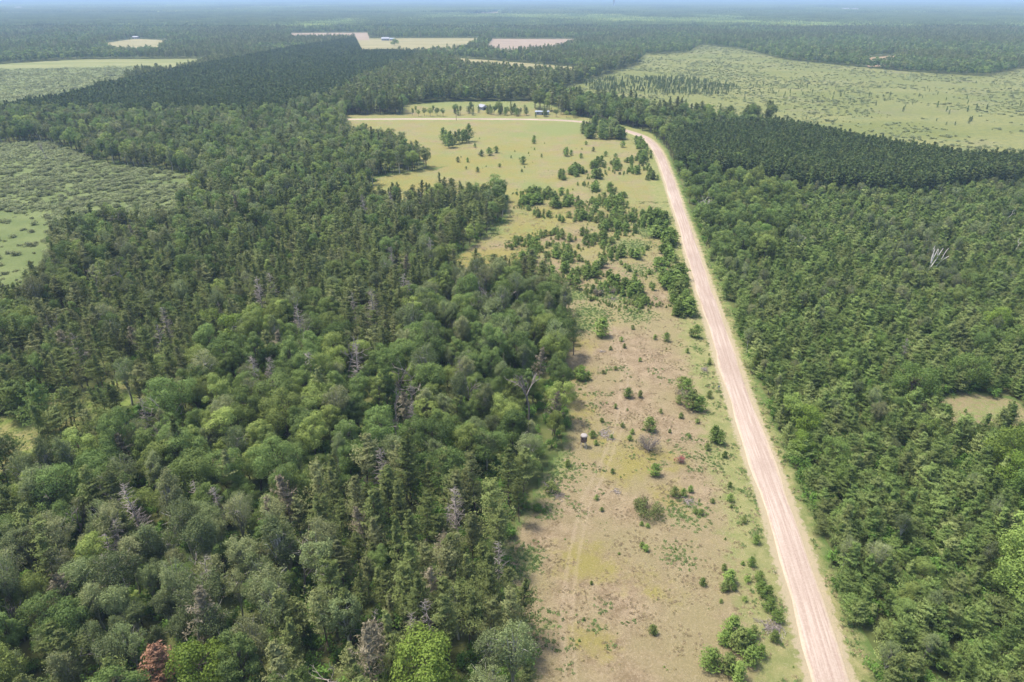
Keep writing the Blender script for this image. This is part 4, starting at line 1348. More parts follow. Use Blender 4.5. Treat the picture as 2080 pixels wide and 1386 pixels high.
BROWN = [pine(1150 + i, R_(10, 14), R_(1.6, 2.4), R_(3, 5), 40, 8, 4, .5, .13, deadbr=16, ragged=.7, lean=.04) for i in range(4)]
BRC, BRT = [g.crown_mesh('crown', M['palebrown']) for g in BROWN], [g.wood_mesh('trunk', M['deadwood']) for g in BROWN]
n_ = 0
while n_ < 56:
    x, y = R_(-20, 1130), R_(215, 1380)
    zn = next((z[0] for z in ZONES if inside(z[1], np.array([x]), np.array([y]))[0]), None)
    if zn not in ('oaks', 'knoll', 'darkpines', 'midmix', 'upper', 'pines', 'corner', 'poplars'):
        continue
    xy = P(x, y, 10)
    if inside(FIELD, xy[:1], xy[1:])[0] or inside(CLEAR, xy[:1], xy[1:])[0] or inside(MARSH, xy[:1], xy[1:])[0]:
        continue
    n_ += 1
    if n_ % 2:
        st_ = 'pine' if zn in ('pines', 'darkpines') or n_ % 4 == 1 else 'fork'
        o = link('dead_tree', SNAGM[st_][n_ % 5])
        o.location = (xy[0], xy[1], 0)
        o.rotation_euler = (R_(-.1, .1), R_(-.1, .1), R_(0, 6.28))
        o.scale = (R_(.85, 1.12),) * 3
        tag(o, 'grey bare dead tree ' + ZTXT[zn], 'dead tree', 'bare dead trees among the woods')
    else:
        e = empty('dying_pine', (xy[0], xy[1], 0), R_(0, 6.28), R_(.85, 1.15))
        tag(e, 'pale brown dying pine ' + ZTXT[zn], 'tree', 'browned dying pines')
        link('trunk', BRT[n_ % 4], e)
        link('crown', BRC[n_ % 4], e)

gw = Geo(77)
for a, b, w in [((0, 0, 0), (-.4, 0, 4), .16), ((-.4, 0, 4), (-.9, .2, 8.6), .10), ((-.2, 0, 2), (.9, .1, 6.2), .13), ((.9, .1, 6.2), (1.6, .2, 9.4), .08), ((.2, 0, 1), (2.0, -.2, 5.2), .13), ((2.0, -.2, 5.2), (3.9, -.3, 7.6), .09),
                ((2.0, -.2, 5.2), (2.7, .1, 8.4), .08), ((-.4, 0, 4), (.2, .3, 8.8), .08), ((.9, .1, 6.2), (.5, .4, 8.8), .06), ((2.7, .1, 8.4), (3.3, .2, 9.8), .05), ((-.6, 0, 6), (-1.5, .1, 8.4), .05), ((-1.5, .1, 8.4), (-1.4, .1, 9.6), .04)]:
    a, b = np.array(a, float), np.array(b, float)
    gw.limb([a, (a + b) / 2 + gw.r.normal(0, .1, 3), b], np.array((w, w * .8, w * .5)) * 1.4, 5)
xy = P(1886, 548, 3)
o = link('dead_birch', gw.wood_mesh('dead_birch', M['whitewood']))
o.location = (xy[0], xy[1], 0)
o.scale = (1.35, 1.25, 1.2)
o.rotation_euler = (-.12, .28, .2)
tag(o, 'white forked dead birch standing bare above the young pines on the right', 'dead tree')

# ------------------------------------------------------------------ young pines scattered over the clearing: (px, py of the foot, width in px)
SAP = [(1222, 684, 32), (1353, 694, 15), (1330, 690, 8), (1262, 694, 8), (1268, 708, 8), (1275, 808, 18), (1300, 808, 13), (1320, 876, 27), (1342, 840, 8), (1440, 808, 13), (1436, 914, 12), (1472, 930, 12),
       (1383, 850, 10), (1416, 860, 8), (1222, 858, 8), (1203, 890, 13), (1242, 892, 8), (1284, 882, 9), (1279, 895, 10), (1330, 967, 24), (1370, 1008, 17), (1388, 1008, 14), (1402, 1000, 12), (1413, 1044, 9), (1424, 1046, 11),
       (1152, 948, 13), (1244, 962, 9), (1211, 1016, 9), (1222, 1039, 8), (1303, 1068, 8), (1315, 1072, 8), (1312, 1120, 12), (1304, 1112, 10), (1326, 1288, 19), (1427, 1190, 16), (1510, 1062, 11), (1535, 1104, 15), (1482, 990, 10),
       (1482, 1018, 14), (1447, 1022, 8), (1508, 1148, 8), (1526, 1150, 19), (1517, 1182, 12), (1541, 1180, 20), (1546, 1204, 24), (1556, 1215, 26), (1585, 1228, 24), (1562, 1240, 22), (1578, 1262, 22), (1572, 1302, 22), (1464, 1225, 8),
       (1512, 1222, 10), (1470, 1160, 14), (1480, 1185, 26), (1472, 1200, 18), (1490, 1200, 14), (1440, 1355, 36), (1478, 1365, 38), (1522, 1350, 36), (1542, 1335, 24), (1497, 1384, 40), (1528, 1295, 26), (1470, 1310, 30),
       (1500, 1320, 44), (1485, 1290, 40), (1515, 1310, 34), (1396, 802, 26), (1385, 792, 24), (1404, 830, 30), (1420, 835, 26), (1378, 820, 14), (1450, 898, 30), (1462, 902, 24), (1180, 772, 26), (1195, 772, 12), (1170, 768, 18), (1412, 686, 20), (1404, 684, 14),
       (1440, 740, 10), (1396, 718, 8), (1300, 735, 7), (1285, 670, 8), (1240, 712, 7), (1250, 752, 7), (1225, 760, 7), (1360, 880, 7), (1250, 830, 8), (1264, 868, 8), (1210, 905, 9), (1400, 890, 7),
       (994, 316, 12), (978, 318, 9), (1008, 311, 10), (1062, 334, 12), (1084, 292, 9), (1146, 311, 6), (1038, 322, 4), (965, 300, 6), (950, 330, 7), (1100, 320, 5), (1015, 340, 6), (970, 350, 8), (930, 330, 8), (1060, 350, 5),
       (1085, 287, 8), (1150, 318, 14), (1160, 316, 8), (1180, 322, 8), (1230, 318, 8), (1250, 322, 8), (1205, 308, 7), (1190, 295, 6), (1925, 874, 14), (1950, 888, 18), (1985, 884, 16), (2010, 874, 14), (2045, 884, 18), (2070, 878, 16), (1905, 860, 14), (2030, 850, 7), (1960, 838, 6), (1265, 300, 10), (1300, 295, 14), (1308, 300, 16), (1292, 292, 12)]
ZONE_SAP = [([(1128, 342), (1200, 336), (1320, 322), (1326, 350), (1230, 372), (1135, 368)], 180, 1.4, 4.8),
            ([(1045, 385), (1130, 395), (1180, 375), (1262, 392), (1292, 435), (1262, 472), (1180, 465), (1115, 450), (1050, 425)], 620, .9, 4.6),
            ([(1090, 470), (1200, 470), (1330, 430), (1342, 525), (1310, 600), (1210, 605), (1140, 590), (1060, 545), (1040, 500)], 680, .7, 4.2),
            ([(1318, 436), (1346, 436), (1375, 510), (1414, 648), (1384, 660), (1340, 575), (1322, 500)], 190, 3.2, 6.0),
            ([(1175, 580), (1340, 575), (1378, 645), (1300, 640), (1200, 615)], 170, .8, 3.0),
            ([(1290, 300), (1318, 290), (1330, 330), (1322, 372), (1302, 340)], 60, 2.4, 5.0),
            ([(1150, 640), (1440, 680), (1520, 900), (1600, 1200), (1625, 1386), (1130, 1386), (1085, 1100), (1190, 900)], 120, .25, .75),
            ([(960, 280), (1300, 300), (1320, 335), (1050, 372), (900, 352)], 42, .5, 1.6)]
sx, sy, sh = [], [], []
for x, y, w in SAP:
    p_ = P(x, y)
    dep = p_[1] * CP + H_CAM * SP
    sx.append(p_[0])
    sy.append(p_[1])
    sh.append(w * dep / FPX * 1.28)      # height from width
for poly, n, h0, h1 in ZONE_SAP:
    W_ = PL(poly)
    lo, hi = W_.min(0), W_.max(0)
    c_ = 0
    while c_ < n:
        X, Y = RNG.uniform(lo, hi)
        if inside(W_, np.array([X]), np.array([Y]))[0] and (vnoise(np.array([X]), np.array([Y]), 9, 41)[0] > RNG.uniform(.15, .62) or h1 < 1):
            m_ = int(RNG.integers(1, 6)) if h1 > 2.5 else 1
            hh = h0 + (h1 - h0) * RNG.random() ** 1.8
            for _ in range(m_):
                sx.append(X + RNG.normal(0, 1.5) * (m_ > 1))
                sy.append(Y + RNG.normal(0, 1.5) * (m_ > 1))
                sh.append(max(h0, hh * RNG.uniform(.5, 1.15)))
            c_ += m_
sx, sy, sh = np.array(sx), np.array(sy), np.array(sh)
ok = dist_poly(ROADC[::2], sx, sy, False) > 4.0 + sh * .55
sx, sy, sh = sx[ok], sy[ok], sh[ok]
px, py, dep = proj(sx, sy, sh * .5)
vis = (px > 0) & (px < 2080) & (py < 1384)
order = np.argsort(np.where(vis, -sh / dep, 0))
th = order[:300]
SC_, ST_ = [g.crown_mesh('crown', M['sapling']) for g in SAPH], [g.wood_mesh('trunk', M['bark']) for g in SAPH]
SCM, STM = [g.crown_mesh('crown', M['sapling']) for g in SAPM], [g.wood_mesh('trunk', M['bark']) for g in SAPM]
SALL = [g.joined('pine_sapling', M['sapling'], M['bark']) for g in SAPM]
SXY = np.stack([sx[th], sy[th]], 1)
labs = rank_labels(SXY, 'young pine', 14)
for q, i in enumerate(th):
    s = sh[i] / 2.65
    e = empty('young_pine', (sx[i], sy[i], 0.03), R_(0, 6.28), (s * R_(1.0, 1.5), s * R_(1.0, 1.5), s))
    hi_ = dep[i] < 230
    v = q % (len(SC_) if hi_ else len(SCM))
    size = 'knee-high' if sh[i] < .7 else 'small' if sh[i] < 1.6 else 'bushy' if sh[i] < 3.2 else 'large bushy'
    if labs[q]:
        lb = size + ' ' + labs[q]
    else:
        yy = py[i]
        where = 'in the open upper field' if yy < 320 else 'in the band across the upper clearing' if yy < 375 else 'in the dense middle cluster' if yy < 480 else 'in the thicket left of the road' if px[i] > 1300 else 'in the loose groups at the waist of the clearing' if yy < 640 else 'in the lower dry field'
        if 375 <= yy < 640:
            where += ', ' + ('upper' if yy < 430 else 'middle' if yy < 480 else 'lower' if yy < 560 else 'lowest') + (' left' if px[i] < 1150 else ' centre' if px[i] < 1260 else ' right' if px[i] < 1350 else ' road side')
        lb = '%s young pine %s' % (size, where)
    tag(e, lb, 'tree', 'young pines in the clearing')
    link('trunk', (ST_ if hi_ else STM)[v], e)
    link('crown', (SC_ if hi_ else SCM)[v], e)
r_ = np.ones(len(sx), bool)
r_[th] = False
stuff_instances('young_pine_thicket', np.column_stack([sx, sy, np.full(len(sx), .03)])[r_], RNG.uniform(0, 6.28, r_.sum()), np.column_stack([sh * 1.25, sh * 1.25, sh])[r_] / 2.65, RNG.integers(0, len(SALL), r_.sum()), SALL, 'many more young pines and seedlings dotted over the clearing', 'seedlings')

# ------------------------------------------------------------------ single shrubs of the clearing
def bush(name, label, x, y, R, Ht, n, size, leafm, seed, woody=0, woodm='deadwood', cat='shrub'):
    g = shrub(seed, R, Ht, n, size, 9, .4)
    for i in range(woody):
        a = g.r.uniform(0, 6.28)
        rr = R * g.r.uniform(.5, 1.05)
        e = np.array((math.cos(a) * rr, math.sin(a) * rr, Ht * g.r.uniform(.4, 1.05)))
        m = e * np.array((.45, .45, .5)) + g.r.normal(0, .12, 3)
        g.limb([(0, 0, 0), m, e], np.array((.07, .045, .02)), 3)
        for k in range(3):
            p_ = m + (e - m) * g.r.uniform(.2, .9)
            g.limb([p_, p_ + unit(e + g.r.normal(0, 1.2, 3)) * R * g.r.uniform(.2, .45)], np.array((.03, .012)), 3)
    xy = P(x, y)
    e = empty(name, (xy[0], xy[1], .02))
    tag(e, label, cat)
    link('branches', g.wood_mesh('branches', M[woodm]), e)
    link('foliage', g.crown_mesh('foliage', M[leafm]), e)
    return e


bush('bare_shrub', 'large grey half-bare shrub right of the hunting blind', 1316, 915, 2.6, 3.2, 420, .30, 'palebrown', 21, 60)
bush('green_bush', 'wide olive green bush in the lower half of the clearing', 1318, 1046, 2.9, 2.6, 2000, .30, 'jack', 22, 14, 'bark')
bush('red_shrub', 'small red-leaved shrub in the dry grass near the road', 1382, 940, 1.1, 1.7, 380, .24, 'redleaf', 23, 18)
bush('olive_bush', 'olive bush with dead twigs at the forest edge below the blind', 1120, 998, 1.8, 2.2, 800, .30, 'jack', 24, 22)
bush('green_shrub', 'bright green low shrub at the pine stand edge', 1090, 1040, 1.4, 1.3, 520, .3, 'under', 25, 0, 'bark')
bush('grey_bush', 'grey-green bush left of the marker post', 1392, 808, 1.9, 2.4, 700, .3, 'palebrown', 26, 20)
bush('leafy_bush', 'dark leafy bush alone near the narrow part of the forest edge', 1180, 770, 1.7, 2.4, 800, .3, 'broadleaf', 27, 8, 'bark')
bush('grey_bush', 'tall brown-grey bush in the loose pines at the waist of the clearing', 1215, 600, 2.2, 2.6, 700, .35, 'palebrown', 28, 20)
bush('grey_bush', 'bare grey bush amid the pines left of the road', 1245, 595, 1.8, 1.8, 200, .3, 'palebrown', 29, 30)
bush('dead_bush', 'small bare grey bush in the upper open field', 975, 316, 2.0, 2.4, 120, .5, 'palebrown', 30, 26)
bush('dead_bush', 'small bare grey bush right in the upper open field', 1148, 316, 2.0, 2.2, 120, .5, 'palebrown', 31, 26)


def brush(label, x, y, R, n, seed):
    g = Geo(seed)
    for i in range(n):
        c_ = np.array((g.r.normal(0, R * .45), g.r.normal(0, R * .45), g.r.uniform(.03, .35)))
        a = g.r.normal(.6, .8)
        L = g.r.uniform(.5, 1.6)
        d_ = np.array((math.cos(a) * L, math.sin(a) * L, g.r.normal(0, .12)))
        g.limb([c_ - d_ / 2, c_ + g.r.normal(0, .06, 3), c_ + d_ / 2], np.array((.05, .04, .02)), 3)
    xy = P(x, y)
    o = link('brush_pile', g.wood_mesh('brush_pile', M['deadwood']))
    o.location = (xy[0], xy[1], 0.02)
    tag(o, label, 'brush pile', 'piles of dead grey branches')


brush('heap of dead grey branches just right of the hunting blind', 1230, 882, 2.0, 90, 41)
brush('small scatter of grey branches below the heap by the blind', 1240, 893, 1.2, 40, 42)
brush('grey dead twigs at the foot of the olive bush', 1136, 1010, 1.5, 70, 43)
brush('grey dead branches among small pines at the lower road side', 1570, 1277, 2.1, 120, 44)
brush('grey twigs beside the small pines near the road at mid height', 1398, 1020, 1.3, 50, 45)
brush('grey twigs under a small pine in the open dry grass', 1253, 1000, .8, 30, 46)
brush('small grey brush by the road below the thicket', 1432, 752, 1.1, 40, 47)
brush('pale log pile in the dry grass below the waist of the clearing', 1222, 715, 1.1, 26, 48)
brush('grey debris among the loose pines left of the road', 1245, 608, 1.6, 60, 49)
brush('dead branches on the floor of the small grassy clearing', 130, 812, 2.0, 60, 50)

# ------------------------------------------------------------------ marsh shrubs, bog shrubs and larches
def scatter_in(poly, n, cl, seed, thr=.45):
    lo, hi = poly.min(0), poly.max(0)
    X = RNG.uniform(lo[0], hi[0], n * 6)
    Y = RNG.uniform(lo[1], hi[1], n * 6)
    px, py, _ = proj(X, Y, 1)
    ok = inside(poly, X, Y) & (px > -250) & (px < 2330)
    ok &= (vnoise(X, Y, cl, seed) * .6 + vnoise(X, Y, cl * .3, seed + 1) * .4) > RNG.uniform(thr - .2, thr + .2, len(X))
    return np.stack([X[ok], Y[ok]], 1)[:n]


WM = scatter_in(MARSH, 4600, 18, 51, .38)
_px, _py, _ = proj(WM[:, 0], WM[:, 1], 0)
WM = WM[~((_px < 95) & (_py > 430)) | (RNG.random(len(WM)) < .25)]
ws_ = .35 + .95 * RNG.random(len(WM)) ** 1.6
WB = scatter_in(BOG, 9500, 60, 55, .48)
wb_ = .25 + .75 * RNG.random(len(WB)) ** 2.2
SHL = scatter_in(SHRUBLAND, 4200, 60, 57, .30)
shl_ = RNG.uniform(1.0, 2.8, len(SHL))
XY = np.concatenate([WM, WB, SHL])
S = np.concatenate([ws_, wb_, shl_])
px, py, dep = proj(XY[:, 0], XY[:, 1], 1)
rank = np.where((px > 0) & (px < 2080), dep / S, 1e9)
od = np.argsort(rank)
th = od[:300]
wl = rank_labels(XY[th], 'pale willow shrub', 3)
ix = np.where(dep < 420, RNG.integers(0, 5, len(XY)), RNG.integers(5, 9, len(XY)))
for q, i in enumerate(th):
    o = link('willow_shrub', WILLOW[ix[i]])
    o.location = (XY[i, 0], XY[i, 1], 0)
    o.rotation_euler = (0, 0, R_(0, 6.28))
    o.scale = (S[i] * 1.15, S[i] * 1.15, S[i] * .75)
    size = 'large' if S[i] > 1.1 else 'medium' if S[i] > .85 else 'small'
    zone_ = 'left marsh' if i < len(WM) else 'right bog'
    part_ = ('near' if dep[i] < 300 else 'middle' if dep[i] < 340 else 'inner' if dep[i] < 370 else 'far') + (' left part' if px[i] < 90 else ' centre' if px[i] < 200 else ' right part')
    tag(o, wl[q] or '%s pale willow shrub in the %s of the %s' % (size, part_, zone_), 'shrub', 'willow shrubs of the marsh')
r_ = np.ones(len(XY), bool)
r_[th] = False
stuff_instances('willow_thicket', np.column_stack([XY, np.zeros(len(XY))])[r_], RNG.uniform(0, 6.28, r_.sum()), np.column_stack([S * 1.2, S * 1.2, S * .75])[r_], ix[r_], WILLOW, 'countless pale willow shrubs of marsh and bog', 'shrubs')

LZ = [(PL([(1180, 168), (1240, 158), (1390, 158), (1500, 178), (1480, 192), (1320, 196), (1200, 186)]), 720, .55, .95), (PL([(1390, 150), (1700, 180), (1760, 215), (1500, 205), (1420, 190)]), 60, .4, .8),
      (PL([(1700, 190), (2080, 205), (2080, 250), (1880, 260), (1800, 230)]), 26, .5, 1.0), (BOG, 90, .25, .6)]
LX, LS = [], []
for poly, n, a, b in LZ:
    p_ = scatter_in(poly, n, 40, 61, .25)
    LX.append(p_)
    LS.append(RNG.uniform(a, b, len(p_)))
LX, LS = np.concatenate(LX), np.concatenate(LS)
px, py, dep = proj(LX[:, 0], LX[:, 1], 2)
od = np.argsort(np.where((px > 0) & (px < 2080), dep / LS, 1e9))
th = od[:300]
for i in th:
    o = link('larch_tree', LARCH[int(RNG.integers(0, 5))])
    o.location = (LX[i, 0], LX[i, 1], 0)
    o.rotation_euler = (0, 0, R_(0, 6.28))
    o.scale = (LS[i],) * 3
    sz = 'tall' if LS[i] > .95 else 'small'
    wh = 'in the larch thicket at the left end of the bog' if 1170 < px[i] < 1510 else 'scattered over the middle of the bog' if px[i] < 1780 else 'scattered over the right part of the bog'
    tag(o, '%s dark larch %s' % (sz, wh), 'tree', 'larches of the bog')
r_ = np.ones(len(LX), bool)
r_[th] = False
stuff_instances('larch_thicket', np.column_stack([LX, np.zeros(len(LX))])[r_], RNG.uniform(0, 6.28, r_.sum()), LS[r_], RNG.integers(0, 5, r_.sum()), LARCH, 'thicket of thin larches standing in the bog', 'thicket')

# ------------------------------------------------------------------ grass tufts and weeds in the clearing
def tuft(seed, n, L, spread, leafm):
    g = Geo(seed)
    a = g.r.uniform(0, 6.28, n)
    rr = np.sqrt(g.r.random(n)) * spread
    c_ = np.stack([np.cos(a) * rr, np.sin(a) * rr, np.full(n, L * .3)], 1)
    g.leaves(c_, np.stack([np.cos(a * 3), np.sin(a * 3), np.full(n, .9)], 1) + g.r.normal(0, .3, (n, 3)), np.stack([np.cos(a) * .7, np.sin(a) * .7, np.full(n, 1.0)], 1) + g.r.normal(0, .3, (n, 3)), L * g.r.uniform(.6, 1.3, n), L * .38)
    return g.crown_mesh('tuft', M[leafm])


GT = [tuft(1300 + i, 26, .30, .38, 'drygrass') for i in range(3)]
WT = [tuft(1310 + i, 24, .26, .30, 'weed') for i in range(3)]
lo, hi = FIELD.min(0), FIELD.max(0)
N = 260000
X, Y = RNG.uniform(lo[0], hi[0], N), RNG.uniform(lo[1], 330, N)
rdd = dist_poly(ROADC[::3], X, Y, False)
ok = inside(FIELD, X, Y) & (rdd > 3.9)
X, Y, rdd = X[ok], Y[ok], rdd[ok]
fa = field_attrs(X, Y)
w = vnoise(X, Y, 2.2, 71)
green = (gs_only(X, Y) > RNG.uniform(.12, .6, len(X))) | ((rdd < 9) & (w > .62) & (RNG.random(len(X)) < .5)) | ((vnoise(X, Y, 16, 73) > .62) & (w > .68) & (RNG.random(len(X)) < .5))
dry = ~green & (w > RNG.uniform(.4, .9, len(X))) & (RNG.random(len(X)) < .8)
ok = green | dry
X, Y, green = X[ok], Y[ok], green[ok]
ix = np.where(green, 3 + RNG.integers(0, 3, len(X)), RNG.integers(0, 3, len(X)))
print('TUFTS', len(X))
stuff_instances('grass', np.column_stack([X, Y, np.full(len(X), .12)]), RNG.uniform(0, 6.28, len(X)), np.where(green, RNG.uniform(.5, 1.2, len(X)), RNG.uniform(.35, .75, len(X))), ix, GT + WT, 'dry tufts and green weeds dotted over the clearing', 'grass')

# ------------------------------------------------------------------ things people left: blinds, cabins, poles
def box(bm_, cx, cy, cz, sx_, sy_, sz_):
    r = bmesh.ops.create_cube(bm_, size=1.0)
    for v in r['verts']:
        v.co = Vector((cx + v.co.x * sx_, cy + v.co.y * sy_, cz + v.co.z * sz_))


def bar(bm_, a, b, w):
    a, b = Vector(a), Vector(b)
    r = bmesh.ops.create_cone(bm_, cap_ends=True, segments=8, radius1=w, radius2=w, depth=(b - a).length)
    q = (b - a).to_track_quat('Z', 'Y')
    for v in r['verts']:
        v.co = q @ v.co + (a + b) / 2


def done(bm_, name, mat, parent, smooth_=False):
    me = bpy.data.meshes.new(name)
    bmesh.ops.recalc_face_normals(bm_, faces=bm_.faces)
    bm_.to_mesh(me)
    bm_.free()
    me.materials.append(mat)
    if smooth_:
        me.polygons.foreach_set('use_smooth', [True] * len(me.polygons))
    return link(name, me, parent)


M['blindcap'] = plain('pale_plastic_cap', (0.36, 0.325, 0.30), .7, .15)
M['blindwall'] = plain('brown_blind_wall', (0.130, 0.090, 0.080), .7, .25)
M['dark'] = plain('dark_opening', (0.02, 0.02, 0.022), .6, .1)
M['post'] = plain('weathered_timber', (0.42, 0.38, 0.33), .85, .2)
M['whitemetal'] = plain('white_sheet_metal', (0.29, 0.30, 0.33), .6, .15)
M['greywall'] = plain('grey_siding', (0.36, 0.37, 0.40), .8, .12)
M['bluewall'] = plain('pale_blue_siding', (0.30, 0.34, 0.40), .8, .1)
M['pole'] = plain('tarred_pole', (0.10, 0.075, 0.06), .9, .2)
M['bluepaint'] = plain('blue_marker_paint', (0.08, 0.13, 0.30), .6, .1)


def lathe(prof, seg=20):
    V, F = [], []
    for r, z in prof:
        for j in range(seg):
            a = 2 * math.pi * j / seg
            V.append((r * math.cos(a), r * math.sin(a), z))
    for i in range(len(prof) - 1):
        for j in range(seg):
            k = (j + 1) % seg
            F.append((i * seg + j, i * seg + k, (i + 1) * seg + k, (i + 1) * seg + j))
    F.append(tuple(range((len(prof) - 1) * seg, len(prof) * seg)))
    return V, F


xy = P(1185, 908)
e = tag(empty('hunting_blind', (xy[0], xy[1], 0), .3, .88), 'round drum hunting blind with pale domed cap on splayed legs at the forest edge', 'hunting blind')
V, F = lathe([(.80, 1.75), (.82, 1.8), (.82, 3.35), (.80, 3.4)])
w_ = link('drum_wall', mesh_from('drum_wall', V, F, [M['blindwall']], smooth_=False), e)
V, F = lathe([(.78, 3.38), (.90, 3.40), (.90, 3.50), (.80, 3.66), (.5, 3.76), (.1, 3.8)])
link('cap', mesh_from('cap', V, F, [M['blindcap']], smooth_=True), e)
for a in (0.5, 1.7, 2.9, 4.2, 5.4):
    bm = bmesh.new()
    box(bm, 0, 0, 0, .42, .05, .30)
    ob = done(bm, 'window', M['dark'], w_)
    ob.location = (.82 * math.sin(a), -.82 * math.cos(a), 2.9)
    ob.rotation_euler = (0, 0, a)
for a in range(4):
    an = a * math.pi / 2 + .4
    bm = bmesh.new()
    bar(bm, (1.15 * math.cos(an), 1.15 * math.sin(an), 0), (.62 * math.cos(an), .62 * math.sin(an), 1.78), .055)
    done(bm, 'leg', M['post'], e)
    bm = bmesh.new()
    an2 = an + math.pi / 2
    bar(bm, (1.05 * math.cos(an), 1.05 * math.sin(an), .35), (.72 * math.cos(an2), .72 * math.sin(an2), 1.45), .03)
    done(bm, 'brace', M['post'], e)
bm = bmesh.new()
for s in (-.22, .22):
    bar(bm, (s, -1.5, 0), (s, -.8, 1.9), .03)
for i in range(6):
    f = (i + .5) / 6
    bar(bm, (-.22, -1.5 + .7 * f, 1.9 * f), (.22, -1.5 + .7 * f, 1.9 * f), .022)
done(bm, 'ladder', M['post'], e)

xy = P(254, 330)
e = tag(empty('deer_stand', (xy[0], xy[1], 0), .2), 'small white-roofed deer stand at the far edge of the left marsh', 'hunting blind')
bm = bmesh.new()
box(bm, 0, 0, 5.6, 3.0, 2.2, .16)
done(bm, 'roof', M['whitemetal'], e)
bm = bmesh.new()
box(bm, 0, 0, 3.4, 1.9, 1.5, 1.0)
box(bm, 0, 0, 2.85, 2.1, 1.7, .1)
done(bm, 'cabin_wall', M['greywall'], e)
for sx_ in (-1, 1):
    for sy_ in (-1, 1):
        bm = bmesh.new()
        bar(bm, (sx_ * 1.15, sy_ * .9, 0), (sx_ * .98, sy_ * .78, 5.55), .07)
        done(bm, 'leg', M['post'], e)


def cabin(label, x, y, rz, L, W_, wall, rise, wm, rm, porch, name='cabin'):
    xy_ = P(x, y)
    e_ = tag(empty(name, (xy_[0], xy_[1], 0.05), rz), label, 'cabin')
    bm = bmesh.new()
    box(bm, 0, 0, wall / 2, L, W_, wall)
    wo = done(bm, 'wall', M[wm], e_)
    # gables
    bm = bmesh.new()
    for s in (-1, 1):
        vs = [bm.verts.new((s * L / 2, -W_ / 2, wall)), bm.verts.new((s * L / 2, W_ / 2, wall)), bm.verts.new((s * L / 2, 0, wall + rise))]
        vs2 = [bm.verts.new((s * (L / 2 - .12), v.co.y, v.co.z)) for v in vs]
        bm.faces.new(vs)
        bm.faces.new(vs2)
        for i in range(3):
            bm.faces.new((vs[i], vs[(i + 1) % 3], vs2[(i + 1) % 3], vs2[i]))
    done(bm, 'gable', M[wm], e_)
    ov = .45
    sl = math.atan2(rise, W_ / 2)
    ln = (W_ / 2 + ov) / math.cos(sl)
    for s in (-1, 1):
        bm = bmesh.new()
        box(bm, 0, 0, 0, L + 2 * ov, ln, .10)
        ob = done(bm, 'roof', M[rm], e_)
        ob.location = (0, s * (W_ / 2 + ov) / 2, wall + rise - math.tan(sl) * (W_ / 2 + ov) / 2 + .08)
        ob.rotation_euler = (-s * sl, 0, 0)
    for i, wx in enumerate(np.linspace(-L * .33, L * .33, 3)):
        bm = bmesh.new()
        if i == 1:
            box(bm, wx, -W_ / 2 - .02, 1.05, 1.0, .08, 2.1)
            done(bm, 'door', M['dark'], e_)
        else:
            box(bm, wx, -W_ / 2 - .02, wall * .58, 1.1, .08, .9)
            wi = done(bm, 'window', M['dark'], e_)
            bm = bmesh.new()
            box(bm, wx, -W_ / 2 - .05, wall * .58 - .52, 1.3, .14, .1)
            done(bm, 'sill', M['whitemetal'], wi)
    if porch:
        bm = bmesh.new()
        box(bm, L / 2 - .02, 0, wall * .42, .10, W_ * .62, wall * .78)
        done(bm, 'garage_opening', M['dark'], e_)
    return e_


cabin('small cabin with white sheet metal roof and dark open front behind the far road', 981, 223, -.95, 7.5, 6.0, 2.7, 1.7, 'greywall', 'whitemetal', True)
cabin('low pale grey trailer-like cabin half hidden by a small tree behind the far road', 1101, 233, .04, 11.5, 4.6, 2.6, .5, 'greywall', 'bluewall', False)
cabin('white-roofed farmhouse on the edge of the straw field in the distance', 783, 82.5, .1, 17, 9, 4, 3, 'whitemetal', 'whitemetal', False, 'farmhouse')
cabin('smaller white farm shed beside the distant farmhouse', 797, 82.5, .0, 10, 7, 3.4, 2, 'whitemetal', 'bluewall', False, 'farm_shed')
cabin('white farm building left of the distant pale field on the left', 277, 79.2, .1, 14, 8, 4, 2, 'whitemetal', 'whitemetal', False, 'farm_shed')
for i, (x, y) in enumerate([(350, 82.5), (368, 81), (388, 80.5), (404, 80)]):
    cabin(['leftmost', 'second', 'third', 'rightmost'][i] + ' of four pale sheds in a row beside the far left field', x, y, .1 * i, 15, 8, 3.8, 1.8, 'bluewall' if i % 2 else 'whitemetal', 'whitemetal', False, 'farm_shed')
for i, (x, y) in enumerate([(1716, 25.0), (1734, 25.4)]):
    cabin(['left', 'right'][i] + ' one of two white far-off barns near the horizon at right', x, y, .1, 45, 30, 16, 8, 'whitemetal', 'whitemetal', False, 'barn')
cabin('lone white far-off barn near the horizon at upper left', 39, 21.5, .1, 45, 30, 16, 8, 'whitemetal', 'whitemetal', False, 'barn')

xy = P(1246, 17.0)
e = tag(empty('water_tower', (xy[0], xy[1], 0)), 'pale distant tower rising near the horizon right of centre', 'tower')
V, F = lathe([(9, 0), (8, 30), (8, 60), (20, 72), (26, 84), (24, 92)], 16)
link('tower_body', mesh_from('tower_body', V, F, [M['whitemetal']], smooth_=True), e)
V, F = lathe([(24, 91.8), (15, 94.6), (1, 95.2)], 16)
link('tower_cap', mesh_from('tower_cap', V, F, [M['bluewall']], smooth_=True), e)

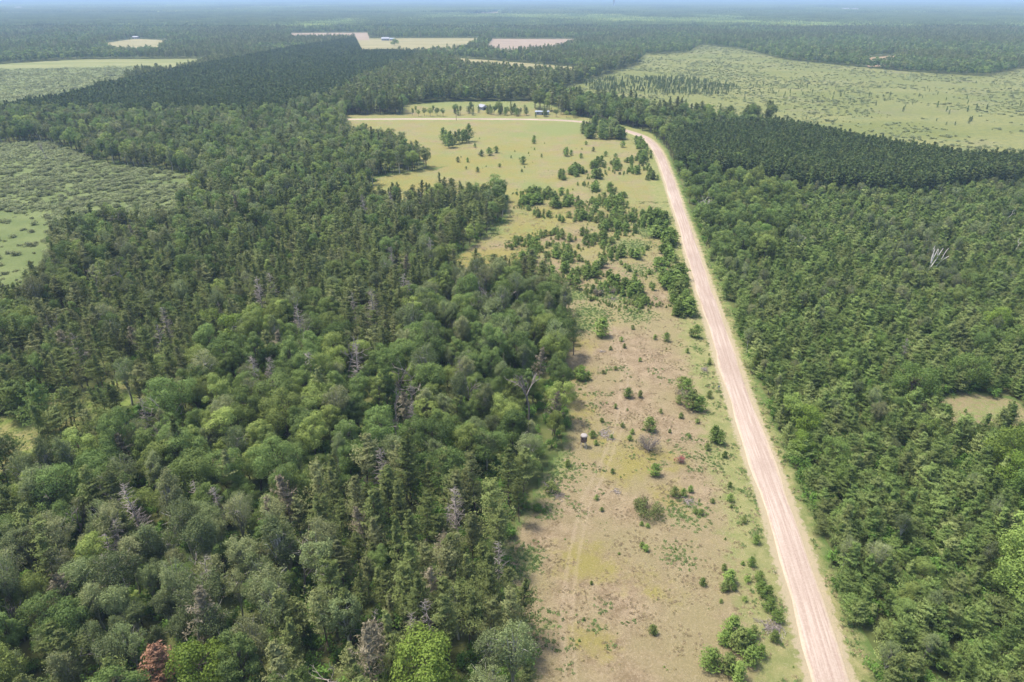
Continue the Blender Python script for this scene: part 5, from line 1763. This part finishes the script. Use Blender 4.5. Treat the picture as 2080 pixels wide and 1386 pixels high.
xy = P(927, 246)
e = tag(empty('utility_pole', (xy[0], xy[1], 0)), 'dark wooden utility pole beside the far cross road', 'pole')
bm = bmesh.new()
bar(bm, (0, 0, 0), (0, 0, 8.5), .16)
done(bm, 'pole', M['pole'], e)
bm = bmesh.new()
box(bm, 0, 0, 7.9, 2.2, .12, .14)
done(bm, 'crossarm', M['pole'], e)
xy = P(1459, 794)
e = tag(empty('marker_post', (xy[0], xy[1], 0)), 'thin blue marker post in the grass left of the road', 'post')
bm = bmesh.new()
bar(bm, (0, 0, 0), (0, 0, 1.3), .05)
done(bm, 'post', M['post'], e)
bm = bmesh.new()
box(bm, 0, -.06, 1.35, .32, .03, .42)
done(bm, 'plate', M['bluepaint'], e)

# lone tree in the straw field
one('lone_tree', 'dark lone round tree in the straw field near the farm', 'tree', broadleaf(1050, 14, 9, 1.0, 10, 300, 2.4), 'broadleaf', 'bark', P(802, 93.5), 0)

# ------------------------------------------------------------------ far woods to the horizon
def patch(seed, side, n, kindmix, rad):
    r = np.random.default_rng(seed)
    V, F, T, MI = [], [], [], []
    nv = 0
    # a low rough dome for each crown
    for i in range(n):
        cx_, cy_ = r.uniform(-side / 2, side / 2, 2)
        con = r.random() < kindmix
        R = rad * r.uniform(.7, 1.35) * (.72 if con else 1.0)
        Ht = (13 if rad < 8 else 17) * r.uniform(.75, 1.15) * (1.1 if con else 1)
        seg = 6
        rings = ((1.0, .35), (.95, .62), (.6, .88), (0.0, 1.0)) if not con else ((1.0, .3), (.72, .6), (.34, .85), (0, 1.05))
        tn = r.random()
        for k, (rr, zz) in enumerate(rings):
            m = seg if rr > 0 else 1
            for j in range(m):
                a = 2 * math.pi * (j + .5 * (k % 2)) / seg
                q = R * rr * r.uniform(.75, 1.25)
                V.append((cx_ + q * math.cos(a), cy_ + q * math.sin(a), Ht * zz * r.uniform(.93, 1.07)))
                T.append(tn * .7 + .3 * r.random())
        for k in range(2):
            for j in range(seg):
                j2 = (j + 1) % seg
                F.append((nv + k * seg + j, nv + k * seg + j2, nv + (k + 1) * seg + j2, nv + (k + 1) * seg + j))
                MI.append(1 if con else 0)
        for j in range(seg):
            F.append((nv + 2 * seg + j, nv + 2 * seg + (j + 1) % seg, nv + 3 * seg))
            MI.append(1 if con else 0)
        nv += 3 * seg + 1
    return mesh_from('forest_patch', V, F, [M['broadleaf'], M['redpine']], MI, T)


PT = [patch(2000 + i, 64, 100, mx, 4.0) for i, mx in enumerate((.05, .1, .15, .5, .9, .97, 1.0))] + [patch(2020 + i, 260, 420, mx, 10.0) for i, mx in enumerate((.05, .15, .5, .9, 1.0))]
pts, pi, ps = [], [], []
for (y0, y1, s, sc_, big_) in ((2290, 4200, 52, 1.0, 0), (4200, 15000, 215, 1.0, 1), (15000, 56000, 700, 3.4, 1)):
    ys_ = np.arange(y0, y1, s)
    w = y1 * .80
    X, Y = np.meshgrid(np.arange(-w, w, s), ys_)
    X = (X + RNG.uniform(-.4, .4, X.shape) * s).ravel()
    Y = (Y + RNG.uniform(-.4, .4, Y.shape) * s).ravel()
    ok = np.abs(X) < Y * .88
    X, Y = X[ok], Y[ok]
    bad = np.zeros(len(X), bool)
    for nm, poly, k in FARFIELDS:
        bad |= inside(poly, X, Y) | (dist_poly(poly, X, Y) < (24 if not big_ else 60 if Y.max() < 15000 else 0))
    nz = vnoise(X, Y * .45, 900, 81) * .55 + vnoise(X, Y * .45, 260, 82) * .45
    if big_:
        nz = vnoise(X * .5, Y * .22, 1500, 83) * .6 + vnoise(X, Y * .4, 600, 84) * .4
    nz = np.clip((nz - .46) * 3.2 + .66 + RNG.normal(0, .08, len(X)), 0, .999)
    id_ = (nz * 7).astype(int) if not big_ else 7 + (nz * 5).astype(int)
    keep = ~bad & (vnoise(X, Y * .5, 420, 88) > .04)
    pts.append(np.stack([X, Y, np.zeros(len(X))], 1)[keep])
    pi.append(id_[keep])
    ps.append(np.stack([np.full(len(X), sc_), np.full(len(X), sc_), np.full(len(X), max(1, sc_ * .5))], 1)[keep])
pts, pi, ps = np.concatenate(pts), np.concatenate(pi), np.concatenate(ps)
print('PATCHES', len(pts))
stuff_instances('distant_forest', pts, RNG.uniform(0, 6.28, len(pts)), ps, pi, PT, 'endless blue-green woods stretching to the horizon', 'forest')
